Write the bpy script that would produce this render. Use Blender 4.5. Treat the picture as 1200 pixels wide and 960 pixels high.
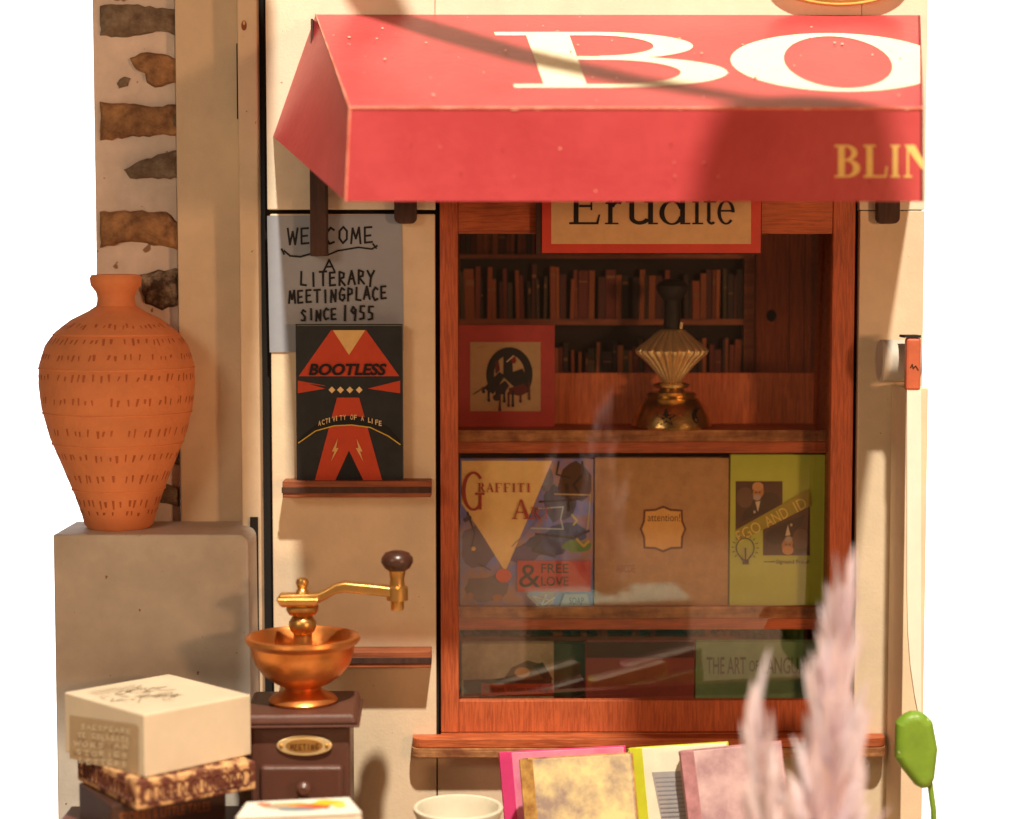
import bpy, bmesh, math, random
from mathutils import Vector, Matrix
random.seed(7)
for o in list(bpy.data.objects): bpy.data.objects.remove(o)
S = bpy.context.scene
COL = S.collection

# ------------------------------------------------------------ camera
F = 2234.0; D = 2.234; ZC = 0.72
yaw = math.atan(20/F); pitch = math.atan(156/F)
fw = Vector((math.sin(yaw)*math.cos(pitch), math.cos(yaw)*math.cos(pitch), -math.sin(pitch)))
rt = Vector((math.cos(yaw), -math.sin(yaw), 0)); up = rt.cross(fw)
CAM = Vector((0, -D, ZC))
cd = bpy.data.cameras.new('camera'); cam = bpy.data.objects.new('camera', cd); COL.objects.link(cam)
cam.matrix_world = Matrix(((rt.x, up.x, -fw.x, CAM.x), (rt.y, up.y, -fw.y, CAM.y), (rt.z, up.z, -fw.z, CAM.z), (0, 0, 0, 1)))
cd.sensor_width = 36; cd.lens = 36*F/1200; cd.clip_start = 0.05; cd.clip_end = 60
cd.dof.use_dof = True; cd.dof.focus_distance = 2.2; cd.dof.aperture_fstop = 1.9
S.camera = cam
# ------------------------------------------------------------ world, lamps, exposure
w = bpy.data.worlds.new('World'); S.world = w; w.use_nodes = True
bg = w.node_tree.nodes['Background']; bg.inputs[0].default_value = (1.0, 0.52, 0.27, 1); bg.inputs[1].default_value = 0.075
def lamp(name, typ, loc, target, energy, color, **kw):
    l = bpy.data.lights.new(name, typ); l.energy = energy; l.color = color
    for k, v in kw.items(): setattr(l, k, v)
    o = bpy.data.objects.new(name, l); COL.objects.link(o); o.location = loc
    o.rotation_euler = (Vector(target)-Vector(loc)).to_track_quat('-Z', 'Y').to_euler(); return o
SX, SZ = 0.20, 1.75                     # per unit of depth: light runs left by SX and down by SZ
ld = Vector((SX, -1, SZ)).normalized()
lamp('key_spot', 'SPOT', Vector((0, -.1, .45))+ld*7, (0, -.1, .45), 3600, (1, .90, .74), spot_size=math.radians(30), spot_blend=.1, shadow_soft_size=.13)
lamp('warm_fill', 'AREA', (-1.0, -1.5, 1.12), (-.42, 0, .92), 6.2, (1, .78, .54), size=.4)
lamp('warm_lamp', 'AREA', (1.55, -2.2, .78), (.15, .05, .45), 21, (1, .52, .26), size=.22)
lamp('backdrop_lamp', 'AREA', (0, .75, .5), (-.9, 3, .5), 150, (1, .98, .96), size=.5)
lamp('backdrop_lamp', 'AREA', (0, .75, .5), (.9, 3, .5), 150, (1, .98, .96), size=.5)
S.view_settings.view_transform = 'Standard'; S.view_settings.look = 'None'
S.view_settings.exposure = 0; S.view_settings.gamma = 1
S.render.engine = 'CYCLES'

# ------------------------------------------------------------ projection helpers (pixel of a 1200x960 frame -> point in the place)
def ray(px, py): return fw + rt*((px-600)/F) + up*((480-py)/F)
def P(px, py, Y=0.0):
    r = ray(px, py); return CAM + r*((Y-CAM.y)/r.y)
def Pz(px, py, Z):
    r = ray(px, py); return CAM + r*((Z-CAM.z)/r.z)
def Pp(px, py, o, n):
    r = ray(px, py); return CAM + r*((o-CAM).dot(n)/r.dot(n))
def X(px, Y=0, py=520): return P(px, py, Y).x
def Z(py, Y=0): return P(600, py, Y).z
def mm(Y): return (D+Y)/F

# ------------------------------------------------------------ materials
def mat(name, col, rough=.6, metal=0, var=.12, scale=30, bump=.0, bscale=200, grain=None, spots=None, spec=.5, trans=0, col2=None, stretch=(1, 1, 1), lo=.35, hi=.65, edge=None):
    m = bpy.data.materials.new(name); m.use_nodes = True; nt = m.node_tree; N = nt.nodes; L = nt.links
    b = N['Principled BSDF']; b.inputs['Roughness'].default_value = rough; b.inputs['Metallic'].default_value = metal
    b.inputs['Specular IOR Level'].default_value = spec
    tc = N.new('ShaderNodeTexCoord'); mp = N.new('ShaderNodeMapping'); L.new(tc.outputs['Object'], mp.inputs[0])
    mp.inputs['Scale'].default_value = stretch
    nz = N.new('ShaderNodeTexNoise'); nz.inputs['Scale'].default_value = scale; nz.inputs['Detail'].default_value = 8; nz.inputs['Roughness'].default_value = .65
    L.new(mp.outputs[0], nz.inputs['Vector'])
    cr = N.new('ShaderNodeValToRGB'); L.new(nz.outputs['Fac'], cr.inputs[0])
    c2 = col2 if col2 else tuple(c*(1-var*2) for c in col)
    cr.color_ramp.elements[0].position = lo; cr.color_ramp.elements[1].position = hi
    cr.color_ramp.elements[0].color = (*c2, 1); cr.color_ramp.elements[1].color = (*tuple(min(1, c*(1+var*.5)) for c in col), 1)
    out = cr.outputs[0]
    if grain:
        mg = N.new('ShaderNodeMapping'); L.new(tc.outputs['Object'], mg.inputs[0]); mg.inputs['Scale'].default_value = grain
        ng = N.new('ShaderNodeTexNoise'); ng.inputs['Scale'].default_value = 12; ng.inputs['Detail'].default_value = 6; ng.inputs['Distortion'].default_value = .8
        L.new(mg.outputs[0], ng.inputs['Vector'])
        rg = N.new('ShaderNodeValToRGB'); L.new(ng.outputs['Fac'], rg.inputs[0])
        rg.color_ramp.elements[0].position = .38; rg.color_ramp.elements[1].position = .6
        rg.color_ramp.elements[0].color = (.70, .62, .58, 1); rg.color_ramp.elements[1].color = (1.05, 1.05, 1.05, 1)
        mx = N.new('ShaderNodeMix'); mx.data_type = 'RGBA'; mx.blend_type = 'MULTIPLY'; mx.inputs[0].default_value = 1
        L.new(out, mx.inputs[6]); L.new(rg.outputs[0], mx.inputs[7]); out = mx.outputs[2]
    if spots:
        ns = N.new('ShaderNodeTexNoise'); ns.inputs['Scale'].default_value = spots[0]; ns.inputs['Detail'].default_value = 2
        L.new(tc.outputs['Object'], ns.inputs['Vector'])
        rs = N.new('ShaderNodeValToRGB'); L.new(ns.outputs['Fac'], rs.inputs[0])
        rs.color_ramp.elements[0].position = spots[1]; rs.color_ramp.elements[1].position = spots[1]+.03
        rs.color_ramp.elements[0].color = (0, 0, 0, 1); rs.color_ramp.elements[1].color = (1, 1, 1, 1)
        mx = N.new('ShaderNodeMix'); mx.data_type = 'RGBA'
        L.new(rs.outputs[0], mx.inputs[0]); L.new(out, mx.inputs[6]); mx.inputs[7].default_value = (*spots[2], 1); out = mx.outputs[2]
    L.new(out, b.inputs['Base Color'])
    if bump:
        nb = N.new('ShaderNodeTexNoise'); nb.inputs['Scale'].default_value = bscale; nb.inputs['Detail'].default_value = 5
        if grain: L.new(mg.outputs[0], nb.inputs['Vector']); nb.inputs['Scale'].default_value = 20
        else: L.new(tc.outputs['Object'], nb.inputs['Vector'])
        bp = N.new('ShaderNodeBump'); bp.inputs['Strength'].default_value = bump; bp.inputs['Distance'].default_value = .002
        L.new(nb.outputs['Fac'], bp.inputs['Height']); L.new(bp.outputs[0], b.inputs['Normal'])
    if trans:
        tr = N.new('ShaderNodeBsdfTranslucent'); L.new(out, tr.inputs[0]); ms = N.new('ShaderNodeMixShader'); ms.inputs[0].default_value = trans
        L.new(b.outputs[0], ms.inputs[1]); L.new(tr.outputs[0], ms.inputs[2]); L.new(ms.outputs[0], N['Material Output'].inputs[0])
    return m
M = {}
M['cream'] = mat('cream_board', (.80, .69, .54), .7, var=.05, scale=14, bump=.15, bscale=400, spots=(160, .76, (.38, .2, .09)))
M['cream2'] = mat('cream_board_warm', (.75, .60, .42), .7, var=.07, scale=10, bump=.15, bscale=300, spots=(150, .755, (.35, .18, .08)))
M['ledge'] = mat('greyish_board', (.57, .51, .44), .65, var=.10, scale=11, bump=.12, bscale=300, spots=(130, .745, (.22, .13, .07)))
M['plaster'] = mat('printed_plaster', (.80, .68, .60), .8, var=.10, scale=18, bump=.2, bscale=120, spots=(60, .70, (.3, .17, .10)))
M['stone_grey'] = mat('stone_grey', (.27, .21, .15), .85, scale=60, bump=.8, bscale=160, col2=(.12, .075, .045))
M['stone_brown'] = mat('stone_brown', (.46, .25, .11), .85, scale=38, bump=.8, bscale=150, col2=(.13, .06, .03))
M['stone_dark'] = mat('stone_dark', (.50, .40, .30), .85, scale=45, bump=.8, bscale=150, col2=(.06, .035, .02), lo=.45, hi=.72)
M['wood_v'] = mat('stained_wood', (.52, .115, .034), .55, var=.12, scale=9, grain=(34, 14, 2.2), bump=.25)
M['wood_h'] = mat('stained_wood_long', (.52, .125, .036), .55, var=.15, scale=9, grain=(2.2, 14, 34), bump=.25)
M['wood_edge'] = mat('cut_wood_edge', (.50, .24, .09), .7, scale=35, grain=(1.0, 6, 16), bump=.4, col2=(.20, .065, .02))
M['lit_case_wood'] = mat('lit_case_wood', (.78, .21, .065), .55, var=.12, scale=9, grain=(34, 14, 2.2), bump=.2)  # lighter copy of the stained wood, the riser's sunlight put into its colour
M['wood_dark'] = mat('burnt_wood', (.060, .022, .012), .65, scale=30, grain=(10, 6, 1), bump=.3)
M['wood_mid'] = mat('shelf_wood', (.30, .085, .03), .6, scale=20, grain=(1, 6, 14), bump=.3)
M['black'] = mat('black_gap', (.008, .006, .005), .8)
M['red'] = mat('awning_red', (.50, .066, .072), .38, col2=(.42, .042, .050), scale=5, bump=.18, bscale=90, spots=(140, .76, (.85, .5, .36)))
M['red_edge'] = mat('worn_edge', (.80, .33, .24), .7, scale=25, col2=(.62, .12, .07))
M['terracotta'] = mat('terracotta', (.84, .30, .12), .8, var=.10, scale=7, bump=.6, bscale=110)
M['copper'] = mat('copper_paint', (.80, .30, .08), .36, .85, var=.10, scale=18, bump=.12, bscale=160)
M['brass'] = mat('brass', (.72, .40, .12), .34, .9, var=.15, scale=20, bump=.12, bscale=180)
M['gold'] = mat('polished_gold', (.98, .74, .38), .33, .66, var=.10, scale=30, bump=.1, bscale=120)
M['old_gold'] = mat('aged_gold', (.74, .48, .18), .27, .95, var=.25, scale=25, bump=.2, bscale=150)
M['brown'] = mat('brown_plastic', (.105, .040, .026), .38, var=.08, scale=15, bump=.12, bscale=140, spots=(120, .77, (.4, .25, .18)))
M['brown_dark'] = mat('dark_knob', (.06, .022, .014), .32, var=.1)
M['paper'] = mat('paper_pages', (.80, .72, .58), .8, var=.10, scale=40, grain=(1, 1, 14), spec=.2)
M['white_paper'] = mat('white_card', (.82, .78, .68), .7, var=.03)
M['sign_grey'] = mat('grey_blue_card', (.29, .32, .38), .55, var=.04, scale=20)
M['mug'] = mat('cream_ceramic', (.80, .72, .55), .3, var=.05, scale=20)
M['mug_in'] = mat('cup_inside', (.60, .56, .42), .3, var=.1, scale=30)
M['lav'] = mat('lavender_petal', (.97, .87, .92), .75, var=.02, scale=50, trans=.42)
M['lav_stem'] = mat('lavender_stem', (.62, .46, .48), .75, var=.1, trans=.1)
M['green'] = mat('green_leaf', (.20, .36, .03), .45, var=.14, scale=12, bump=.15, bscale=60, spots=(70, .73, (.5, .6, .25)))
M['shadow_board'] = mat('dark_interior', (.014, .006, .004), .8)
M['backdrop'] = mat('white_backdrop', (.9, .9, .9), .9, var=.0)
M['tabletop'] = mat('table_wood', (.42, .28, .17), .6, var=.12, scale=5, grain=(1, 14, 1))
M['steel'] = mat('dull_steel', (.45, .42, .38), .35, .9, var=.1)
_ink = {}
def ink(col, rough=.55, sp=.35):
    k = (tuple(round(c, 3) for c in col), rough)
    if k not in _ink: _ink[k] = mat('print_ink', col, rough, var=.05, scale=60, spec=sp)
    return _ink[k]
def hexc(h):
    v = [int(h[i:i+2], 16)/255 for i in (0, 2, 4)]
    return tuple(c/12.92 if c <= .04045 else ((c+.055)/1.055)**2.4 for c in v)
glass = bpy.data.materials.new('window_pane'); glass.use_nodes = True
_n = glass.node_tree.nodes; _l = glass.node_tree.links; _n.remove(_n['Principled BSDF'])
_t = _n.new('ShaderNodeBsdfTransparent'); _t.inputs[0].default_value = (.97, .96, .94, 1); _g = _n.new('ShaderNodeBsdfGlossy'); _g.inputs['Roughness'].default_value = .02
_m = _n.new('ShaderNodeMixShader')
_m.inputs[0].default_value = .13; _l.new(_t.outputs[0], _m.inputs[1]); _l.new(_g.outputs[0], _m.inputs[2]); _l.new(_m.outputs[0], _n['Material Output'].inputs[0])

# ------------------------------------------------------------ object helpers
def root(name, label, cat, loc, group=None):
    o = bpy.data.objects.new(name, None); COL.objects.link(o); o.location = loc; o.empty_display_size = .02
    o['label'] = label; o['category'] = cat
    if group: o['group'] = group
    return o
class MB:
    def __init__(s): s.v = []; s.f = []; s.m = []
    def add(s, vs, fs, mi=0):
        b = len(s.v); s.v += [tuple(v) for v in vs]; s.f += [tuple(i+b for i in f) for f in fs]; s.m += [mi]*len(fs); return s
    def box(s, x0, x1, y0, y1, z0, z1, mi=0):
        return s.hexa([(x0, y0, z0), (x1, y0, z0), (x1, y0, z1), (x0, y0, z1)], [(x0, y1, z0), (x1, y1, z0), (x1, y1, z1), (x0, y1, z1)], mi)
    def hexa(s, front, back, mi=0):
        return s.add(list(front)+list(back), [(0, 1, 2, 3), (5, 4, 7, 6), (4, 0, 3, 7), (1, 5, 6, 2), (3, 2, 6, 7), (4, 5, 1, 0)], mi)
    def slab(s, px0, py0, px1, py1, yf, yb, mi=0):
        pm = ((px0+px1)/2, (py0+py1)/2)
        return s.box(P(px0, pm[1], yf).x, P(px1, pm[1], yf).x, yf, yb, P(pm[0], py1, yf).z, P(pm[0], py0, yf).z, mi)
    def prism(s, pts, vec, mi=0):
        n = len(pts); a = [Vector(p) for p in pts]; b = [p+Vector(vec) for p in a]
        return s.add(a+b, [tuple(range(n)), tuple(range(2*n-1, n-1, -1))]+[(i, i+n, (i+1) % n+n, (i+1) % n) for i in range(n)], mi)
    def lathe(s, c, prof, seg=64, mi=0, rib=0, ribn=0):
        vs = []; fs = []; c = Vector(c)
        for i, (r, z) in enumerate(prof):
            for k in range(seg):
                a = 2*math.pi*k/seg; rr = r*(1+(rib*math.cos(ribn*a) if rib else 0))
                vs.append((c.x+rr*math.cos(a), c.y+rr*math.sin(a), c.z+z))
        for i in range(len(prof)-1):
            for k in range(seg):
                k2 = (k+1) % seg; fs.append((i*seg+k, i*seg+k2, (i+1)*seg+k2, (i+1)*seg+k))
        fs.append(tuple(range(seg))[::-1]); fs.append(tuple((len(prof)-1)*seg+k for k in range(seg)))
        return s.add(vs, fs, mi)
    def tube(s, pts, rad, seg=10, mi=0):
        pts = [Vector(p) for p in pts]; vs = []; fs = []
        for i, p in enumerate(pts):
            t = (pts[min(i+1, len(pts)-1)]-pts[max(i-1, 0)]).normalized()
            a = t.cross(Vector((0, 0, 1)) if abs(t.z) < .9 else Vector((0, 1, 0))).normalized(); b = t.cross(a)
            r = rad[i] if isinstance(rad, (list, tuple)) else rad
            for k in range(seg):
                q = 2*math.pi*k/seg; vs.append(p+(a*math.cos(q)+b*math.sin(q))*r)
        for i in range(len(pts)-1):
            for k in range(seg):
                k2 = (k+1) % seg; fs.append((i*seg+k, i*seg+k2, (i+1)*seg+k2, (i+1)*seg+k))
        fs.append(tuple(range(seg))[::-1]); fs.append(tuple((len(pts)-1)*seg+k for k in range(seg)))
        return s.add(vs, fs, mi)
    def build(s, name, mats, parent=None, bevel=0, smooth=False, label=None, cat=None, group=None, kind=None, seg=2):
        if not isinstance(mats, (list, tuple)): mats = [mats]
        xs = [v[0] for v in s.v]; ys = [v[1] for v in s.v]; zs = [v[2] for v in s.v]
        o0 = Vector(((min(xs)+max(xs))/2, (min(ys)+max(ys))/2, min(zs)))
        me = bpy.data.meshes.new(name); me.from_pydata([Vector(v)-o0 for v in s.v], [], s.f)
        for m in mats: me.materials.append(m)
        me.polygons.foreach_set('material_index', s.m)
        if smooth: me.polygons.foreach_set('use_smooth', [True]*len(s.f))
        me.update()
        bm = bmesh.new(); bm.from_mesh(me); bmesh.ops.recalc_face_normals(bm, faces=bm.faces); bm.to_mesh(me); bm.free()
        if smooth:
            try: me.set_sharp_from_angle(angle=math.radians(38))
            except Exception: pass
        o = bpy.data.objects.new(name, me); COL.objects.link(o)
        if parent is not None:
            o.parent = parent; pl = Vector((0, 0, 0)); q = parent
            while q is not None: pl += q.location; q = q.parent
            o.location = o0-pl
        else: o.location = o0
        if bevel:
            b = o.modifiers.new('bevel', 'BEVEL'); b.width = bevel; b.segments = seg; b.limit_method = 'ANGLE'; b.angle_limit = math.radians(35)
        if label: o['label'] = label
        if cat: o['category'] = cat
        if group: o['group'] = group
        if kind: o['kind'] = kind
        return o

# ------------------------------------------------------------ flat print
def clip(poly, x, keep_less=True):
    out = []
    for i, p in enumerate(poly):
        q = poly[(i+1) % len(poly)]; pi = (p[0] <= x) == keep_less; qi = (q[0] <= x) == keep_less
        if pi: out.append(p)
        if pi != qi:
            t = (x-p[0])/(q[0]-p[0]); out.append((x, p[1]+t*(q[1]-p[1])))
    return out
class Print:
    """ink laid in thin layers on a real surface; coordinates are read off the photograph and cast onto that surface"""
    def __init__(s, o, n, eps=.00006, cmax=None, cmin=None):
        s.o = Vector(o); s.n = Vector(n).normalized()
        if (CAM-s.o).dot(s.n) < 0: s.n = -s.n
        s.k = 4; s.eps = eps; s.mb = MB(); s.mats = []; s.cmax = cmax; s.cmin = cmin
    def mi(s, m):
        if isinstance(m, str): m = ink(hexc(m))
        if m not in s.mats: s.mats.append(m)
        return s.mats.index(m)
    def poly(s, pts, m, layer=None):
        if s.cmax is not None: pts = clip(pts, s.cmax)
        if s.cmin is not None and pts: pts = clip(pts, s.cmin, False)
        if len(pts) < 3: return
        if layer is None: s.k += 1; layer = s.k
        off = s.n*(s.eps*layer)
        s.mb.add([Pp(x, y, s.o, s.n)+off for x, y in pts], [tuple(range(len(pts)))], s.mi(m))
    def rect(s, x0, y0, x1, y1, m): s.poly([(x0, y0), (x1, y0), (x1, y1), (x0, y1)], m)
    def ell(s, cx, cy, rx, ry, m, n=28, rot=0):
        s.poly([(cx+rx*math.cos(t)*math.cos(rot)-ry*math.sin(t)*math.sin(rot), cy+rx*math.cos(t)*math.sin(rot)+ry*math.sin(t)*math.cos(rot)) for t in [2*math.pi*i/n for i in range(n)]], m)
    def line(s, pts, wd, m, taper=False):
        s.k += 1; base = s.k
        for i in range(len(pts)-1):
            (x0, y0), (x1, y1) = pts[i], pts[i+1]; L = math.hypot(x1-x0, y1-y0) or 1
            ex, ey = (x1-x0)/L*wd*.3, (y1-y0)/L*wd*.3
            nx, ny = -(y1-y0)/L*wd/2, (x1-x0)/L*wd/2
            s.poly([(x0-ex+nx, y0-ey+ny), (x1+ex+nx, y1+ey+ny), (x1+ex-nx, y1+ey-ny), (x0-ex-nx, y0-ey-ny)], m, base+(i % 3)*.33)
    def ring(s, cx, cy, rx, ry, wx, wy, m, a0=0, a1=360, n=40):
        s.k += 1; k = s.k
        A = [math.radians(a0+(a1-a0)*i/n) for i in range(n+1)]
        for i in range(n):
            q = []
            for t in (A[i], A[i+1]): q.append((cx+rx*math.cos(t), cy+ry*math.sin(t)))
            for t in (A[i+1], A[i]): q.append((cx+(rx-wx)*math.cos(t), cy+(ry-wy)*math.sin(t)))
            s.poly(q, m, k)
    def build(s, name, parent): return s.mb.build(name, s.mats, parent)
    # serif capitals and small letters out of stems, slabs and bowls; unit box (x right, y up) laid in a quad
    def serif(s, ch, quad, m, hw=.17):
        TL, TR, BR, BL = quad; base = s.k+1; s.k += 3; cnt = [0]
        def mp(x, y):
            a = (TL[0]+(TR[0]-TL[0])*x, TL[1]+(TR[1]-TL[1])*x); b = (BL[0]+(BR[0]-BL[0])*x, BL[1]+(BR[1]-BL[1])*x)
            return (b[0]+(a[0]-b[0])*y, b[1]+(a[1]-b[1])*y)
        def pl(pts): s.poly([mp(*p) for p in pts], m, base+cnt[0]*.25)
        def nx(): cnt[0] += 1
        def r(x0, y0, x1, y1): nx(); pl([(x0, y0), (x1, y0), (x1, y1), (x0, y1)])
        def bowl(cx, cy, rx, ry, wx, wy, a0, a1, n=28):
            nx(); A = [math.radians(a0+(a1-a0)*i/n) for i in range(n+1)]
            for i in range(n):
                t, u = A[i], A[i+1]
                pl([(cx+rx*math.cos(t), cy+ry*math.sin(t)), (cx+rx*math.cos(u), cy+ry*math.sin(u)), (cx+(rx-wx)*math.cos(u), cy+(ry-wy)*math.sin(u)), (cx+(rx-wx)*math.cos(t), cy+(ry-wy)*math.sin(t))])
        def q(*p): nx(); pl(list(p))
        h = hw; t = .06
        if ch == 'B': r(.14, 0, .14+h*1.15, 1); r(0, 0, .46, t); r(0, 1-t, .46, 1); r(.3, .5, .46, .5+t); bowl(.44, .755, .44, .245, h*1.05, t, -90, 90); bowl(.46, .28, .54, .28, h*1.25, t, -90, 90)
        elif ch == 'O': bowl(.5, .5, .5, .51, h*1.25, t*.9, 0, 360, 56)
        elif ch == 'L': r(.12, 0, .12+h*1.2, 1); r(0, 1-t, .5, 1); r(0, 0, .95, t); q((.86, 0), (.95, 0), (1, .34), (.93, .34))
        elif ch == 'I': r(.5-h, 0, .5+h, 1); r(.1, 0, .9, t); r(.1, 1-t, .9, 1)
        elif ch == 'N': r(.1, 0, .1+t, 1); r(.84, 0, .84+t, 1); q((.02, 1), (.02+h*1.5, 1), (.9, 0), (.84-h*.3, 0)); r(0, 0, .26, t); r(.72, 1-t, 1, 1)
        elif ch == 'E': r(.14, 0, .14+h, 1); r(0, 0, .9, t); r(0, 1-t, .88, 1); r(.3, .49, .68, .49+t); q((.82, 0), (.9, 0), (.96, .28), (.91, .28)); q((.83, .76), (.88, .76), (.88, 1), (.8, 1)); r(.66, .4, .71, .64)
        elif ch == 'R': r(.14, 0, .14+h, 1); r(0, 0, .44, t); r(0, 1-t, .46, 1); bowl(.42, .74, .38, .26, h*1.1, t, -90, 90); r(.3, .48, .43, .48+t); q((.36, .5), (.56, .5), (1, 0), (.78, 0))
        elif ch == 'A': q((.44, 1), (.54, 1), (.95, 0), (.72, 0)); q((.44, 1), (.5, .96), (.16, 0), (.08, 0)); r(.24, .32, .7, .32+t); r(0, 0, .28, t); r(.62, 0, 1, t)
        elif ch == 'F': r(.14, 0, .14+h, 1); r(0, 0, .48, t); r(0, 1-t, .9, 1); r(.3, .47, .68, .47+t); q((.84, .74), (.9, .74), (.9, 1), (.82, 1))
        elif ch == 'T': r(.5-h/2, 0, .5+h/2, 1); r(.3, 0, .7, t); r(.02, 1-t, .98, 1); r(.02, .76, .08, 1); r(.92, .76, .98, 1)
        elif ch == 'G': bowl(.52, .5, .5, .51, h, t, 42, 318, 40); r(.74, .02, .74+h*.8, .42); r(.6, .4, 1, .4+t)
        elif ch == 'S': bowl(.5, .74, .38, .27, h*.9, t, 30, 260); bowl(.5, .27, .42, .28, h*.9, t, -150, 80); q((.2, .62), (.34, .72), (.84, .4), (.74, .3))
        elif ch == 'r': r(.2, 0, .2+h*1.4, .66); r(.04, 0, .7, .045); q((.02, .58), (.2, .68), (.2+h*1.4, .70), (.2+h*1.4, .58)); bowl(.68, .46, .36, .23, h*1.1, .10, 55, 170)
        elif ch == 'u': r(.12, .2, .12+h, .66); bowl(.44, .2, .32, .21, h, .10, 180, 345); r(.7, .02, .7+h, .66); r(0, .62, .2, .66); r(.58, .62, .78, .66); r(.7, 0, 1, .045)
        elif ch == 'd': bowl(.42, .33, .40, .35, h*1.05, .05, 20, 340, 36); r(.68, 0, .68+h, 1.04); r(.56, 1, .76, 1.04); r(.68, 0, 1, .045)
        elif ch == 'i': r(.34, 0, .34+h*2.2, .66); r(.1, 0, 1, .045); r(.1, .62, .5, .66); bowl(.5, .9, .2, .08, .2, .08, 0, 360)
        elif ch == 't': r(.3, .12, .3+h*1.6, .9); r(.04, .62, .95, .67); bowl(.62, .14, .34, .15, h*1.4, .07, 180, 320)
        elif ch == 'e': bowl(.5, .34, .46, .35, h*1.2, .055, 0, 318, 40); r(.16, .36, .92, .41)
    # monoline hand lettering
    ST = {'A': [[(0, 0), (.45, 1), (.9, 0)], [(.18, .38), (.76, .42)]], 'C': [[(.85, .85), (.5, 1), (.12, .7), (.1, .3), (.4, 0), (.85, .12)]],
          'E': [[(.8, .98), (.1, .95), (.12, .02), (.85, .06)], [(.12, .5), (.7, .54)]], 'G': [[(.85, .85), (.45, 1), (.1, .6), (.15, .15), (.55, 0), (.85, .2), (.85, .45), (.5, .45)]],
          'I': [[(.45, 1), (.5, 0)]], 'L': [[(.15, 1), (.1, .05), (.8, .0)]], 'M': [[(0, 0), (.15, .95), (.48, .3), (.8, 1), (.95, 0)]], 'N': [[(.05, 0), (.12, .95), (.75, .05), (.82, 1)]],
          'O': [[(.5, 1), (.12, .75), (.1, .3), (.45, 0), (.85, .25), (.85, .75), (.5, 1)]], 'P': [[(.12, 0), (.15, 1), (.7, .9), (.75, .6), (.15, .45)]], 'R': [[(.12, 0), (.12, 1), (.7, .88), (.65, .58), (.12, .5), (.85, 0)]],
          'S': [[(.8, .85), (.4, 1), (.12, .75), (.7, .4), (.65, .08), (.1, .08)]], 'T': [[(0, .96), (.95, 1)], [(.48, 1), (.5, 0)]], 'W': [[(0, 1), (.22, 0), (.5, .8), (.75, 0), (1, 1.02)]],
          'Y': [[(0, 1), (.45, .5), (.9, 1)], [(.45, .5), (.35, -.1)]], '1': [[(.5, 1.05), (.45, -.05)]], '9': [[(.8, .75), (.4, 1), (.12, .7), (.5, .5), (.8, .78), (.65, 0)]], '5': [[(.85, 1), (.25, 1), (.2, .6), (.7, .5), (.7, .12), (.15, .05)]]}
    def hand(s, txt, x0, x1, yb, h, wd, m, slope=0, small=None):
        n = len(txt); st = (x1-x0)/n
        for i, ch in enumerate(txt):
            if ch == ' ': continue
            for stx in s.ST[ch]:
                jy = random.uniform(-1, 1); s.line([(x0+(i+.08+p[0]*.78)*st, yb+slope*(i*st)-p[1]*h+jy) for p in stx], wd, m)
    def sans(s, txt, quad, m, shear=0, bold=0):
        cu = bpy.data.curves.new('lettering', 'FONT'); cu.body = txt; cu.size = 1; cu.resolution_u = 3; cu.offset = bold
        ob = bpy.data.objects.new('lettering', cu); me = ob.to_mesh()
        if not me.vertices: return
        xs = [v.co.x for v in me.vertices]; ys = [v.co.y for v in me.vertices]; x0, x1, y0, y1 = min(xs), max(xs), min(ys), max(ys)
        TL, TR, BR, BL = quad; s.k += 1; off = s.n*(s.eps*s.k); vs = []
        for v in me.vertices:
            x = (v.co.x-x0)/(x1-x0); y = (v.co.y-y0)/(y1-y0)
            a = (TL[0]+(TR[0]-TL[0])*x, TL[1]+(TR[1]-TL[1])*x); b = (BL[0]+(BR[0]-BL[0])*x, BL[1]+(BR[1]-BL[1])*x)
            px, py = b[0]+(a[0]-b[0])*y+shear*y, b[1]+(a[1]-b[1])*y
            vs.append(Pp(px, py, s.o, s.n)+off)
        s.mb.add(vs, [tuple(p.vertices) for p in me.polygons], s.mi(m))
        ob.to_mesh_clear(); bpy.data.objects.remove(ob); bpy.data.curves.remove(cu)
def Q(x0, y0, x1, y1): return ((x0, y0), (x1, y0), (x1, y1), (x0, y1))

# ============================================================ SETTING
MB().box(-1.5, 1.5, -3.5, .016, -.03, 0).build('table_top', M['tabletop'], kind='structure')
MB().box(-6, 6, 3, 3.05, -4, 5).build('backdrop', M['backdrop'], kind='structure')

# ------------------------------------------------------------ facade wall of cream board with black gaps
fa = root('facade_wall', 'cream board shop facade around the red wood window, behind the awning', 'wall', (0, .03, 0))
ZT = 1.25; XR = X(1079)
MB().box(X(302), X(520), .0125, .017, 0, ZT).build('backing_board', M['black'], fa)
MB().box(X(996), XR, .0125, .017, 0, ZT).build('backing_board', M['black'], fa)
MB().box(X(520)+.0005, X(996)-.0005, .0125, .017, 0, Z(826)).build('backing_board', M['black'], fa)
MB().box(X(520)+.0005, X(996)-.0005, .0125, .017, Z(190), ZT).build('backing_board', M['black'], fa)
zu = Z(247)
ax = X(316); 
MB().box(ax, X(511), -.004, .012, zu+.001, ZT).build('wall_panel', M['cream'], fa, bevel=.0012, label='upper left panel, sunlit at the top')
MB().box(X(511)+.0005, X(1003)-.0005, -.004, .012, Z(195), ZT).build('wall_panel', M['cream'], fa, bevel=.0008)
MB().box(X(1003), XR, -.004, .012, zu+.001, ZT).build('wall_panel', M['cream'], fa, bevel=.0008)
MB().box(X(319), X(510.5), -.004, .012, 0, Z(251)).build('wall_panel', M['cream2'], fa, bevel=.0012)
MB().box(X(1004), XR, -.004, .012, 0, zu).build('wall_panel', M['cream2'], fa, bevel=.0008)
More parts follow.
